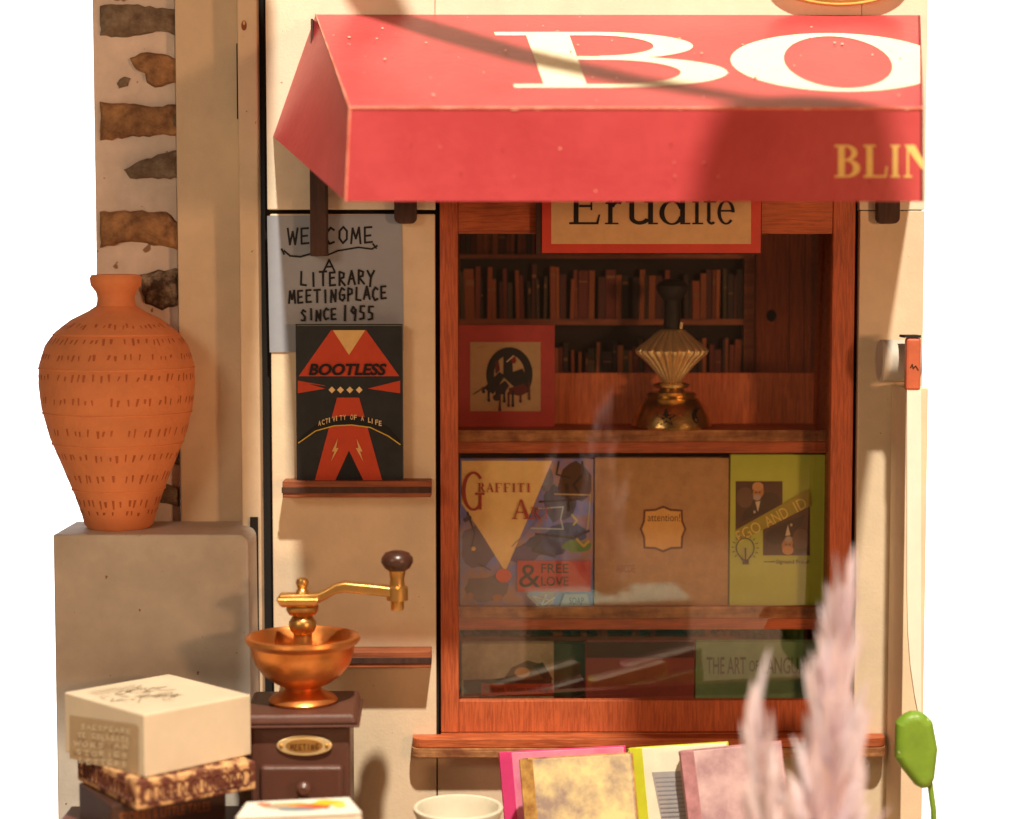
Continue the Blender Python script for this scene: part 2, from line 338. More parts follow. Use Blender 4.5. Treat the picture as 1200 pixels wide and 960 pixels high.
MB().box(X(511)+.001, X(1003)-.001, -.004, .012, 0, Z(880)).build('wall_panel', M['cream2'], fa, bevel=.0008)
# unseen slab added to shade the left side
ov = root('shade_slab', 'cream overhang added out of view to shade the stone wall', 'overhang', (-.5, 0, 1.3))
MB().prism([(X(-60), .12, 1.32), (X(302), .12, 1.32), (X(302), -.10, 1.32), (X(338)+.042, -.21, 1.32), (X(338)+.14, -.70, 1.32), (X(-60), -.70, 1.32)], (0, 0, .03)).build('shade_board', M['cream'], ov, bevel=.002)

# ------------------------------------------------------------ side boards
sb = root('side_board', 'narrow cream upright board left of the black gap, beside the welcome sign', 'board', (X(296), .01, 0))
MB().box(X(284.5), X(306.5), -.012, .07, 0, 1.3).build('upright', M['cream2'], sb, bevel=.0015)
MB().box(X(282.3), X(284.0), -.006, .06, Z(140), Z(52)).build('split', M['black'], sb)
p = Print(P(290, 30, -.0121), (0, -1, 0))
p.ell(280+6, 30, 3.2, 6, '8a4a22'); p.ell(286, 27, 1.4, 2.5, 'e0b070'); p.build('chip', sb)
pb = root('pillar_board', 'wide plain cream pillar between the stone wall and the narrow upright board', 'pillar', (X(247, .04), .04, 0))
MB().box(X(211, .03), X(283.5, .03), .03, .07, 0, 1.3).build('panel', M['cream2'], pb, bevel=.0012)

# ------------------------------------------------------------ printed stone wall, stones proud
sw = root('stone_wall', 'pale rendered wall panel with brown and grey stones behind the orange jar', 'wall', (X(160, .05), .05, 0))
YS = .046
MB().box(X(116, YS), X(210.5, .046), YS, YS+.02, 0, 1.3).build('plaster', M['plaster'], sw, bevel=.001)
def stone(pts, m, depth=.010):
    # roughen the outline
    out = []
    for i, a in enumerate(pts):
        c = pts[(i+1) % len(pts)]; n = max(2, int(math.hypot(c[0]-a[0], c[1]-a[1])/6))
        for k in range(n):
            t = k/n; x = a[0]+(c[0]-a[0])*t; y = a[1]+(c[1]-a[1])*t
            if k: x += random.uniform(-1.3, 1.3); y += random.uniform(-1.6, 1.6)
            out.append((min(max(x, 116.8), 210), y))
    cx = sum(q[0] for q in out)/len(out); cy = sum(q[1] for q in out)/len(out)
    rim = [P(x, y, YS) for x, y in out]
    mid = [P(cx+(x-cx)*.95, cy+(y-cy)*.88, YS-depth*.7) for x, y in out]
    top = [P(cx+(x-cx)*.8, cy+(y-cy)*.6, YS-depth*random.uniform(.85, 1.1)) for x, y in out]
    n = len(out); mb = MB()
    mb.add(rim+mid+top+[P(cx, cy, YS-depth)], [(i, (i+1) % n, n+(i+1) % n, n+i) for i in range(n)]+[(n+i, n+(i+1) % n, 2*n+(i+1) % n, 2*n+i) for i in range(n)]+[(2*n+i, 2*n+(i+1) % n, 3*n) for i in range(n)])
    mb.build('stone', m, sw, smooth=True)
stone([(117, 7), (150, 5), (190, 9), (210, 14), (210, 44), (190, 37), (172, 40), (150, 44), (117, 42)], M['stone_grey'])
stone([(152, 68), (165, 62), (190, 63), (210, 70), (210, 98), (196, 99), (182, 103), (172, 97), (170, 86), (158, 80)], M['stone_brown'])
stone([(137, 98), (146, 90), (153, 92), (150, 101), (139, 104)], M['stone_grey'], .003)
stone([(117, 119), (140, 121), (170, 124), (210, 123), (210, 158), (180, 159), (150, 161), (117, 165)], M['stone_brown'])
stone([(200, 130), (210, 130), (210, 158), (203, 150)], M['stone_grey'], .009)
stone([(145, 199), (165, 188), (190, 180), (210, 176), (210, 209), (185, 210), (152, 209)], M['stone_grey'])
stone([(117, 248), (160, 247), (195, 248), (210, 262), (210, 294), (185, 288), (160, 284), (140, 285), (117, 291)], M['stone_brown'])
stone([(163, 322), (180, 318), (210, 315), (210, 357), (190, 364), (170, 356)], M['stone_dark'])
stone([(117, 395), (150, 398), (210, 402), (210, 440), (150, 442), (117, 436)], M['stone_brown'])
stone([(196, 528), (210, 520), (210, 545), (202, 543)], M['stone_dark'])
stone([(180, 570), (196, 567), (210, 572), (210, 594), (195, 590), (183, 586)], M['stone_grey'])
stone([(117, 470), (160, 474), (205, 480), (210, 505), (160, 510), (117, 506)], M['stone_brown'])

# ------------------------------------------------------------ ledge block
lg = root('ledge_block', 'greyish cream block with a rounded corner that carries the orange jar', 'ledge', (X(170, -.08), -.02, 0))
x0, x1 = X(62, -.09, 620), X(291, -.09, 640); z1 = Z(626, -.09); r = .012
pts = [(x0, -.09, 0), (x1+.003, -.09, 0)]+[(x1-r+r*math.cos(t), -.09, z1-r+r*math.sin(t)) for t in [math.pi/2*i/6 for i in range(7)]]+[(x0, -.09, z1)]
MB().prism(pts, (0, .118, 0)).build('block', M['ledge'], lg, bevel=.002)
MB().box(X(293, -.01), X(302, -.01), -.0165, -.0125, 0, Z(604)).build('gap_liner', M['black'], lg)

# ------------------------------------------------------------ jar
JY = -.025; js = mm(JY); jb = z1+.0002; jx = P(140, 625, JY).x
jar = root('clay_jar', 'large orange terracotta jar with rows of small notches, standing on the grey block', 'jar', (jx, JY, jb))
def prof(pp, zc, sc, cx): return [((x-cx)*sc, (zc-y)*sc) for x, y in pp]
bz = 622
JP = prof([(150, 622), (176, 622), (180, 618), (183, 606), (190, 585), (203, 552), (218, 515), (227, 480), (230, 452), (229, 430), (222, 408), (210, 392), (192, 378), (172, 368), (163, 362), (161, 354), (163, 346), (169, 338), (170, 330), (168, 326), (158, 325), (152, 332), (150, 345), (150, 356)], bz, js, 140)
JB = MB().lathe((jx, JY, jb), JP, 96); JB.build('body', M['terracotta'], jar, smooth=True)
def jr(z):
    for (r0, z0), (r1, z1_) in zip(JP[1:-4], JP[2:-4]):
        if z0 <= z <= z1_ and z1_ > z0: return r0+(r1-r0)*(z-z0)/(z1_-z0)
    return .04
dots = MB()
for yy, hh, n in ((385, 5, 54), (402, 7, 60), (420, 6, 64), (443, 8, 60), (470, 8, 60), (506, 9, 56), (535, 8, 50), (560, 9, 46), (590, 9, 38), (602, 5, 36)):
    z = (bz-yy)*js
    for k in range(n):
        a = 2*math.pi*(k+random.uniform(-.25, .25))/n; hq = hh*random.uniform(.55, 1.2); zz0 = z-hq*js/2+random.uniform(-.0012, .0012); zz1 = zz0+hq*js
        if random.random() < .10: continue
        for (za, zb) in ((zz0, zz1),):
            ra = jr(za); rb = jr(zb); wv = random.uniform(.0009, .0018)/max(ra, .02); c = Vector((jx, JY, jb))
            e = .0004; sk = random.uniform(-.01, .03)
            pr = [(ra+e, a-wv*.6, za), (ra+e, a+wv*.6, za), (rb+e, a+wv+sk, zb), (rb+e, a-wv+sk, zb)]
            dots.add([c+Vector((q[0]*math.cos(q[1]), q[0]*math.sin(q[1]), q[2])) for q in pr], [(0, 1, 2, 3)])
dots.build('notches', mat('notch_clay', (.52, .13, .045), .85), jar)['kind'] = 'stuff'
for yy in (395, 434, 486, 522, 576):
    z = (bz-yy)*js; rr = jr(z); n = 80
    MB().tube([(jx+(rr+.0001)*math.cos(2*math.pi*k/n), JY+(rr+.0001)*math.sin(2*math.pi*k/n), jb+z) for k in range(n+1)], .0011, 6).build('band', M['terracotta'], jar, smooth=True)

# ============================================================ WINDOW
wi = root('shop_window', 'reddish brown wooden display window with glass under the red awning', 'window', (X(757), 0, Z(885)))
FD = .012
xl0, xl1, xr0, xr1 = X(516), X(537), X(973), X(999)
zb0, zb1, zt0 = Z(858), Z(821), Z(274)
ztop = Z(200)
MB().box(xl0, xl1, -.002, FD, zb0, ztop).build('stile', M['wood_v'], wi, bevel=.001)
MB().box(xr0, xr1, -.002, FD, zb0, ztop).build('stile', M['wood_v'], wi, bevel=.001)
MB().box(xl1+.0003, xr0-.0003, -.001, FD, zt0, ztop).build('top_rail', M['wood_h'], wi, bevel=.001)
MB().box(xl1+.0003, xr0-.0003, -.001, FD, zb0, zb1).build('bottom_rail', M['wood_v'], wi, bevel=.001)
# display case
CB = .185
zi = zb1-.002
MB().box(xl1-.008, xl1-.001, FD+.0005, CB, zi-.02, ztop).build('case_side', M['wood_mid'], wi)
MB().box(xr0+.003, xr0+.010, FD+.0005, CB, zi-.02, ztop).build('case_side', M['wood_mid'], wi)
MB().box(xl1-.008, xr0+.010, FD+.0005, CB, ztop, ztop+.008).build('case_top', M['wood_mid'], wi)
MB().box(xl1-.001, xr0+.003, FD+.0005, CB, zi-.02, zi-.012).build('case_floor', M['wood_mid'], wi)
# shelves with layered cut edges
def shelf(py0, py1, yf, yb):
    z1_ = P(760, py0, yf).z; z0_ = P(760, py1, yf).z; a = xl1-.001; c = xr0+.003
    s_ = MB().box(a, c, yf+.002, yb, z0_, z1_).build('shelf', M['wood_h'], wi, bevel=.0006)
    h_ = z1_-z0_
    MB().box(a, c, yf-.001, yf+.0019, z0_+h_*.50, z1_).build('front_strip', M['wood_edge'], s_, bevel=.0005)
    MB().box(a, c, yf+.0003, yf+.0019, z0_, z0_+h_*.47).build('front_strip', M['wood_h'], s_, bevel=.0005)
    return z1_
YF = .046
zs1 = shelf(504, 531, YF, .150)
zs2 = shelf(711, 738, YF, .150)
MB().box(X(640, .14), X(963, .14), .140, .148, zs1, P(800, 437, .14).z).build('riser', M['lit_case_wood'], wi, bevel=.0008)
MB().box(X(963, .115)+.001, X(963, .115)+.006, .118, .149, zs1, P(960, 434, .115).z).build('riser_end', M['lit_case_wood'], wi, bevel=.0008)
# sill
zs = Z(862); 
def sill(y0, y1, px0, px1, za, zb_, m, nm):
    x0_, x1_ = X(px0, y0, 875), X(px1, y0, 875); r_ = .012
    pts = [(x0_, y1, za)]+[(x0_+r_-r_*math.cos(t), y0+r_-r_*math.sin(t), za) for t in [math.pi/2*i/5 for i in range(6)]]+[(x1_-r_+r_*math.sin(t), y0+r_-r_*math.cos(t), za) for t in [math.pi/2*i/5 for i in range(6)]]+[(x1_, y1, za)]
    return MB().prism(pts, (0, 0, zb_-za)).build(nm, m, wi, bevel=.0008)
sz1 = P(760, 866, -.030).z
sill(-.030, -.0045, 482, 1040, P(760, 888, -.03).z, P(760, 877, -.03).z, M['wood_edge'], 'sill')
sill(-.029, -.0045, 483, 1039, P(760, 876.5, -.03).z, sz1, M['wood_h'], 'sill')
MB().box(xl0, xr1, -.0045, .012, sz1-.004, zb0-.0005).build('sill_packer', M['wood_h'], wi)
# pane, seated slightly askew in its groove
ya, pa = math.radians(5.7), math.radians(2.7)
pc = Vector(((xl1+xr0)/2, .022, (zb1+zt0)/2)); hw_, hh_ = (xr0-xl1)/2+.001, (zt0-zb1)/2+.004
rm = Matrix.Rotation(ya, 3, 'Z') @ Matrix.Rotation(pa, 3, 'X')
PV = lambda a, c, d: pc+rm @ Vector((a, d, c))
MB().add([PV(-hw_, -hh_, 0), PV(hw_, -hh_, 0), PV(hw_, hh_, 0), PV(-hw_, hh_, 0)], [(0, 1, 2, 3)]).build('pane', glass, wi)

# ------------------------------------------------------------ bookcase at the back of the display
bc = root('bookcase', 'dim bookcase of old reddish spines along the back of the window display', 'bookcase', (X(700, .17), .17, zi-.01))
YB = .165
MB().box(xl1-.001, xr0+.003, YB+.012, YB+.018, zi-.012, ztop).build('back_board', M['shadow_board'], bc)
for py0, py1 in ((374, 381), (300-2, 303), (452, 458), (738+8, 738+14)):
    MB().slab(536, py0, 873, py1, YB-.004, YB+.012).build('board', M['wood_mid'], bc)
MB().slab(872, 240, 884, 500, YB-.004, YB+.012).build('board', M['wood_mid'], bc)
x = 885
for wv in (40, 18, 32):
    MB().slab(x, 240, x+wv-1, 500, YB+.002, YB+.012).build('plank', M['wood_v'], bc); x += wv
pk = Print(P(900, 370, YB+.0018), (0, -1, 0)); pk.ell(904, 370, 6, 7, '1c0a05'); pk.ell(904, 370, 3, 4, '0c0503'); pk.build('knot', bc)
SP = [mat('spine', c, .6, var=.3, scale=70) for c in [(.24, .042, .013), (.10, .013, .007), (.34, .085, .018), (.03, .010, .006), (.18, .02, .010), (.46, .125, .026), (.02, .010, .007), (.07, .045, .015), (.36, .075, .02)]]
unit = []
for m in SP:
    me = MB().box(-.5, .5, -.5, .5, 0, 1); me_ = bpy.data.meshes.new('book_spine'); me_.from_pydata(me.v, [], me.f); me_.materials.append(m); unit.append(me_)
def spines(pa, pb_, base, lo, hi, dim=0):
    x = pa; zb_ = P(700, base, YB).z
    while x < pb_:
        wv = random.choice([4, 5, 5, 6, 7, 8, 9, 12]); hgt = random.uniform(lo, hi)
        if random.random() < .1: x += 4
        xa, xb = X(x, YB, base-30), X(min(x+wv-.6, pb_), YB, base-30)
        o = bpy.data.objects.new('book_spine', random.choice(unit)); COL.objects.link(o); o.parent = bc
        o.scale = (xb-xa, .012, hgt*mm(YB)); o.location = Vector(((xa+xb)/2, YB+random.uniform(0, .004)+.004, zb_))-bc.location
        o.rotation_euler = (0, math.radians(random.gauss(0, .9)), 0)
        if random.random() < .5:
            zz = zb_+hgt*mm(YB)*random.uniform(.55, .85); band.box(xa+.0006, xb-.0006, o.location.y+bc.location.y-.0064, o.location.y+bc.location.y-.006, zz, zz+random.choice([.0015, .004, .007]))
        x += wv
band = MB()
spines(540, 871, 374, 42, 66); spines(540, 871, 452, 38, 56); spines(540, 871, 298, 24, 50); spines(540, 965, 800, 48, 68)
band.build('spine_bands', mat('spine_gilt', (.26, .11, .03), .5), bc)['kind'] = 'stuff'

# ------------------------------------------------------------ things on the shelves
def flat_book(name, label, cat, px0, py0, px1, py1, Y, cover, draw=None, th=.014, lean=0, zbase=None, pages=True):
    t = root(name, label, cat, (X((px0+px1)/2, Y), Y, P((px0+px1)/2, py1, Y).z if zbase is None else zbase))
    zz1 = P((px0+px1)/2, py0, Y).z; zz0 = P((px0+px1)/2, py1, Y).z if zbase is None else zbase
    xa, xb = X(px0, Y, (py0+py1)/2), X(px1, Y, (py0+py1)/2)
    MB().box(xa, xb, Y, Y+.0016, zz0, zz1).build('front_cover', cover, t, bevel=.0004)
    MB().box(xa, xb, Y+th-.0016, Y+th, zz0, zz1).build('back_cover', cover, t, bevel=.0004)
    MB().box(xa+.0001, xa+.0018, Y+.0016, Y+th-.0016, zz0, zz1).build('spine', cover, t)
    MB().box(xa+.0019, xb-.002, Y+.0017, Y+th-.0017, zz0+.001, zz1-.0015).build('page_block', M['paper'], t)
    if draw:
        pr = Print((0, Y, 0), (0, -1, 0)); draw(pr); pr.build('cover_print', t)
    return t
# red book with dripping ring picture
def d_red(p):
    p.rect(551, 401, 633.5, 482, 'b5946a')
    for i in range(9):
        x, y = random.uniform(555, 628), random.uniform(405, 476); p.line([(x, y), (x+random.uniform(-14, 14), y+random.uniform(2, 10))], .8, 'a08058')
    K, R_ = '15100c', '5a120c'
    p.ring(597, 439, 27, 32, 9, 9, K, 150, 400)
    p.poly([(567, 455), (585, 436), (592, 440), (578, 462), (572, 458)], K); p.poly([(590, 410), (600, 412), (601, 436), (612, 432), (620, 446), (604, 455), (590, 442)], K)
    p.poly([(580, 455), (592, 446), (597, 452), (590, 462), (581, 464)], '241018'); p.poly([(596, 455), (614, 450), (622, 458), (610, 464), (597, 462)], R_)
    p.poly([(580, 424), (584, 421), (586, 434), (581, 438)], R_); p.ell(602, 422, 3, 4, '7a1a10'); p.ell(582, 466, 4, 4, '2a1010')
    p.line([(594, 424), (602, 417)], 1.2, 'd8c0a0')
    for x, y0, y1, c in ((573, 457, 469, K), (586, 462, 480, R_), (591, 458, 470, K), (596, 460, 475, R_), (601, 458, 475, K), (610, 456, 470, R_), (620, 448, 467, '5a2a12'), (567, 454, 459, K)): p.line([(x, y0), (x, y1)], 2.2, c); p.ell(x, y1, 1.6, 2, c)
    p.line([(555, 462), (566, 455)], .8, K)
flat_book('picture_book', 'red book with a dripping black ring, left end of the upper display shelf', 'book', 534, 381, 650, 499, .095, mat('deep_red_cover', (.42, .035, .025), .5, var=.08), d_red, zbase=zs1)
# graffiti book
gm = mat('graffiti_cover', (.12, .17, .55), .5, scale=22, col2=(.36, .18, .10), lo=.42, hi=.58, var=.2)
def d_graf(p):
    for (x, y, rx, ry, c) in ((560, 640, 22, 26, '5a4a70'), (570, 690, 26, 16, '6a5a6a'), (640, 640, 30, 12, '2a2f66'), (665, 625, 25, 12, '2f4a78'), (675, 640, 18, 7, '5a8a2c'), (655, 590, 20, 22, '465068'), (675, 565, 22, 24, '4a2c18'), (640, 560, 8, 16, '6a6a78'), (612, 650, 18, 10, '51407a')):
        pts = [(x+rx*math.cos(t)*random.uniform(.8, 1.15), y+ry*math.sin(t)*random.uniform(.8, 1.15)) for t in [2*math.pi*i/16 for i in range(16)]]
        p.poly([(max(541, min(693, a)), max(540, min(711, c_))) for a, c_ in pts], c)
    p.poly([(541, 540), (647, 540), (622, 600), (592, 670), (566, 628), (541, 590)], 'f2cf86')
    K = '120d12'; W_ = 'c8c0b0'
    for pts, wd, c in (([(682, 541), (684, 555), (672, 568), (683, 584), (670, 586)], 2.6, K), ([(655, 541), (652, 556), (668, 560)], 2, K), ([(664, 568), (666, 598)], 4, K), ([(632, 588), (668, 586)], 2.4, K), ([(628, 596), (660, 594), (657, 608), (660, 620), (622, 619)], 1.6, 'a8c0c8'), ([(650, 579), (692, 580), (688, 624)], 1.6, 'b8a878'), ([(628, 626), (672, 630), (690, 622)], 3, K), ([(636, 628), (624, 645), (650, 652)], 3.2, '1c1838'), ([(670, 603), (676, 610), (672, 615)], 2, 'c8c840'), ([(676, 632), (684, 640), (690, 634)], 3, 'c8a830'), ([(548, 600), (556, 625), (553, 640)], 1.6, K), ([(560, 660), (575, 668)], 1.2, K), ([(618, 697), (632, 711)], 1.6, W_), ([(640, 697), (634, 711), (650, 700)], 1.6, W_), ([(625, 699), (648, 704), (642, 711)], 1.2, 'd0a070'), ([(600, 640), (640, 600)], 1, '8080a0'), ([(545, 610), (551, 606)], 4, '2a2440'), ([(660, 696), (655, 711)], 2, '503a80')):
        p.line(pts, wd, c)
    p.poly([(662, 696), (688, 696), (692, 711), (656, 711)], '98a0b0'); p.sans('SOAP', Q(667, 700, 684, 708), K)
    p.ell(555, 643, 2.5, 2.5, 'e8c070'); p.ell(551, 698, 4, 4, 'a07058'); p.ell(583, 700, 6, 4, 'a06848')
    rc = 'a8382a'
    p.serif('G', Q(541, 553, 568, 598), rc, .16)
    for i, ch in enumerate('RAFFITI'): 
        wv = 4.5 if ch == 'I' else 8.8; xx = (560, 570, 580, 590, 600, 606, 617)[i]
        p.serif(ch, Q(xx, 566, xx+wv, 576.5), rc, .2)
    p.serif('A', Q(600, 585, 622, 608), rc, .16); p.serif('R', Q(622, 594, 634, 608), rc, .16); p.serif('T', Q(635, 594, 645, 608), rc, .16)
    p.rect(606, 656.5, 692, 693, 'b8301a'); p.ell(590, 674, 9, 8, 'd05030')
    p.sans('&', Q(608, 661, 633, 688), K); p.sans('FREE', Q(634, 660, 666, 671), K, bold=.012); p.sans('LOVE', Q(634, 675, 666, 686), K, bold=.012)
flat_book('graffiti_book', 'blue purple graffiti book with a yellow triangle and red band, middle display shelf', 'book', 539, 538, 695, 711, .055, gm, d_graf, zbase=zs2)
bm_ = mat('kraft_cover', (.47, .26, .10), .7, var=.10, scale=60, bump=.4, bscale=500)
def d_brown(p):
    def badge(sc):
        o_ = []
        for i in range(8):
            a = math.radians(-90+45*i); rr = (28 if i % 2 == 0 else 33)*sc; o_.append((777+rr*math.cos(a)*.98, 620+rr*math.sin(a)*.98))
            a2 = math.radians(-90+45*i+22.5); o_.append((777+25.5*sc*math.cos(a2), 620+25.5*sc*math.sin(a2)))
        return o_
    p.poly(badge(1.0), '5a2410'); p.poly(badge(.9), 'e0ab5a'); p.sans('attention!', Q(759, 602, 797, 611), '3a1a0c')
    p.sans('ABCDE', Q(722, 662, 744, 671), '9a5a28')
flat_book('kraft_book', 'plain brown cloth book with a cream badge in the middle, between two colourful books', 'book', 697, 537, 854, 709, .057, bm_, d_brown, zbase=zs2)
gr = mat('olive_cover', (.46, .54, .045), .55, var=.07, scale=15)
def d_green(p):
    p.poly([(862, 564), (917, 564), (917, 592), (862, 622)], '3c2418'); p.poly([(894, 620), (949, 592), (949, 651), (894, 651)], '3c2418')
    for f in (0, 1):
        T = (lambda x, y: (x, y)) if not f else (lambda x, y: (1811-x, 1215-y))
        def pp(pts, c): p.poly([T(*q) for q in pts], c)
        def el(cx, cy, rx, ry, c):
            q = T(cx, cy); p.ell(q[0], q[1], rx, ry, c)
        el(873, 583, 10, 12, '5c4030'); el(902, 586, 12, 9, '150c0a')
        pp([(868, 612), (872, 600), (882, 590), (896, 588), (908, 594), (912, 594)], '120b0b')
        pp([(880, 592), (886, 602), (894, 590), (892, 585), (882, 586)], '1a1010')
        el(888, 575, 7, 9.5, 'b07848'); el(888, 570, 6.5, 5, 'c89058'); el(887, 583, 4.5, 3.6, 'a89888'); el(886, 577, 1.2, .8, '301810'); el(890, 577, 1.2, .8, '301810'); el(881.5, 576, 1, 3, '402818')
        pp([(885, 588), (888, 600), (891, 587)], 'd0c0a0'); el(884, 600, 1.4, 1.8, 'b8a890')
    p.poly([(862, 621), (948, 573), (951, 592), (893, 621), (866, 634)], '9a9020')
    # slanting title
    import math as _m
    def sl(x, y): 
        a = _m.radians(-27.5); return (868+x*_m.cos(a)-y*_m.sin(a), 638+x*_m.sin(a)+y*_m.cos(a))
    for tx, a0, a1 in (('EGO', 0, 30), ('AND', 37, 66), ('ID', 76, 90)): p.sans(tx, (sl(a0, -16), sl(a1, -16), sl(a1, -3), sl(a0, -3)), 'e0c860')
    K = '15130a'
    p.ring(873, 642, 11, 12, 1.2, 1.2, K, 150, 390, 18)
    for a in range(140, 410, 22): r_ = math.radians(a); p.line([(873+13*math.cos(r_), 642+13*math.sin(r_)), (873+16*math.cos(r_), 642+16*math.sin(r_))], .8, K)
    p.line([(864, 648), (870, 656)], 1.3, K); p.line([(882, 648), (876, 656)], 1.3, K); p.line([(869, 640), (872, 655)], 1, 'c0b070'); p.line([(878, 640), (875, 655)], 1, 'c0b070'); p.rect(870, 655, 877, 661, '2a2414'); p.line([(873, 642), (873, 656)], 1.6, K)
    p.line([(895, 658), (908, 658)], 1, K); p.sans('Sigmund Freud', Q(909, 655.5, 947, 661.5), K, bold=.008)
flat_book('green_book', 'olive green book with two dark portraits and slanting title, right of the middle shelf', 'book', 855.5, 533, 972, 708, .053, gr, d_green, zbase=zs2)
# lower row
zl = zi-.012
pm = mat('landscape_cover', (.50, .46, .32), .6, scale=16, col2=(.24, .20, .11), lo=.4, hi=.65)
def d_land(p):
    p.poly([(543, 797), (575, 796), (610, 792), (646, 795), (649, 816), (543, 816)], '241a0e')
    p.poly([(588, 798), (600, 782), (618, 774), (634, 778), (645, 796)], '5a4424'); p.ell(612, 788, 9, 6, 'c09048'); p.poly([(625, 780), (636, 776), (648, 796), (640, 800)], '2c2210')
    p.rect(564, 801, 648, 815, '9c3c18'); p.sans('Vincent Willem van Gogh', Q(568, 804, 646, 812.5), '140a06', bold=.012)
flat_book('landscape_book', 'dull book with a painted landscape and an orange title strip, bottom left of the display', 'book', 541, 754, 649, 817, .062, pm, d_land, zbase=zl)
flat_book('dark_green_book', 'plain dark green book partly behind, between the landscape and maroon books', 'book', 640, 754, 690, 817, .085, mat('dark_green_cover', (.03, .05, .025), .55, col2=(.07, .11, .06)), None, zbase=zl)
flat_book('maroon_book', 'plain maroon book low in the middle of the display', 'book', 686, 752, 814, 817, .06, mat('maroon_cover', (.26, .05, .04), .55, var=.1), lambda p: p.rect(687, 752.5, 813, 771, '4a2c22'), zbase=zl)
def d_art(p):
    p.sans('THE ART', Q(828, 770, 874, 790), '10140c', bold=.01); p.sans('OF', Q(878, 774, 889, 787), '10140c'); p.sans('LANGUAGE', Q(893, 770, 960, 790), '10140c', bold=.01)
flat_book('teal_book', 'green book with black capital lettering, bottom right of the display', 'book', 815, 752, 968, 817, .058, mat('teal_cover', (.17, .30, .14), .55, var=.12), d_art, zbase=zl)

# ------------------------------------------------------------ brass lamp in the window
LY = .080; ls = mm(LY); lx = P(787, 480, LY).x
la = root('table_lamp', 'gold table lamp with star and moon cut-outs and fluted body on the upper shelf', 'lamp', (lx, LY, zs1))
def pf(pp): return [((x-787)*ls, (502-y)*ls) for x, y in pp]
foot = pf([(787, 502), (832, 502), (834, 499), (832, 490), (826, 476), (818, 467), (812, 465)])
MB().lathe((lx, LY, zs1), foot, 72).build('foot', M['old_gold'], la, smooth=True)
MB().lathe((lx, LY, zs1), pf([(787, 466), (815, 466), (817, 463), (814, 460), (803, 459), (801, 456), (808, 454), (809, 451), (803, 449), (796, 448), (787, 448)]), 60).build('collar', M['old_gold'], la, smooth=True)
mb = MB(); c = Vector((lx, LY, zs1)); nr = 24; seg = nr*8; vs = []; fs = []
pp = pf([(797, 449), (803, 440), (812, 429), (822, 419), (827, 415), (828.5, 411), (825, 407), (815, 399), (806, 391), (801, 387), (795, 386)])
for i, (r_, z_) in enumerate(pp):
    d_ = 1 if 0 < i < len(pp)-1 else .3
    for k in range(seg):
        a = 2*math.pi*k/seg; rr = r_*(1+.075*d_*(abs(math.cos(nr/2*a))**.7-.6)*1.6); vs.append((c.x+rr*math.cos(a), c.y+rr*math.sin(a), c.z+z_))
for i in range(len(pp)-1):
    for k in range(seg): k2 = (k+1) % seg; fs.append((i*seg+k, i*seg+k2, (i+1)*seg+k2, (i+1)*seg+k))
fs.append(tuple((len(pp)-1)*seg+k for k in range(seg)))
mb.add(vs, fs).build('fluted_body', M['gold'], la, smooth=True)
dk = mat('dark_socket', (.010, .007, .006), .65)
MB().lathe(c, pf([(787, 386), (796, 386), (797, 380), (796, 360), (796, 352), (801, 348), (805, 341), (806, 336), (802, 331), (796, 328), (787, 327)]), 40).build('socket', dk, la, smooth=True)
MB().tube([P(798, 385, LY-.008), P(798.5, 380, LY-.01), P(799, 378, LY-.01)], .0022, 8).build('pin', M['gold'], la, smooth=True)
def on_foot(pts, name):
    # shape bent over the foot's cone
    out = []
    for x, y in pts:
        z_ = (502-y)*ls
        r_ = .044*1
        for (r0, z0), (r1, z1_) in zip(foot[1:], foot[2:]):
            if z0 <= z_ <= z1_ and z1_ > z0: r_ = r0+(r1-r0)*(z_-z0)/(z1_-z0)
        xx = (x-787)*ls; xx = max(-r_*.97, min(r_*.97, xx)); out.append(Vector((lx+xx, LY-math.sqrt(max(r_*r_-xx*xx, 0))-.0003, zs1+z_)))
    cen = sum(out, Vector())/len(out)+Vector((0, -.0006, 0)); n = len(out)
    MB().add(out+[cen], [(i, (i+1) % n, n) for i in range(n)]).build(name, M['black'], la)
star = []
for i in range(10):
    a = math.radians(-90+36*i); rr = 13 if i % 2 == 0 else 5.2; star.append((777+rr*math.cos(a)*.95, 487+rr*math.sin(a)*.85))
on_foot(star, 'star')
moon = [(815+8*math.cos(t), 485+9.5*math.sin(t)) for t in [math.radians(100+170*i/10) for i in range(11)]]+[(818+6*math.cos(t), 484+7.5*math.sin(t)) for t in [math.radians(262-150*i/8) for i in range(9)]]
on_foot(moon, 'moon')

# ------------------------------------------------------------ Erudite sign
YE = -.012
es = root('name_sign', 'cream sign lettered Erudite with a red border, half hidden under the awning', 'sign', (X(760, YE), YE, Z(298, YE)))
MB().slab(628, 170, 893, 298, YE, YE+.006).build('board', M['wood_dark'], es, bevel=.0006)  # dark board, a little wider than the border, stands in for the sign's shadow
MB().slab(635, 170, 892, 296.5, YE-.002, YE-.0002).build('border', mat('sign_red', (.62, .055, .03), .5, var=.06), es, bevel=.0004)
pr = Print((0, YE-.0021, 0), (0, -1, 0)); pr.rect(646, 178, 880, 286, 'dcb886'); pr.build('sign_face', es)
K = '141014'
for ch, xa, xb in (('E', 667, 705), ('r', 708, 732), ('u', 733, 771), ('d', 772, 809), ('i', 810, 824), ('t', 824, 840), ('e', 840, 862)):
    pr = Print((0, YE-.0028, 0), (0, -1, 0)); pr.serif(ch, Q(xa, 222, xb, 263), K, .15 if ch != 'i' else .13); pr.build('letter', es)

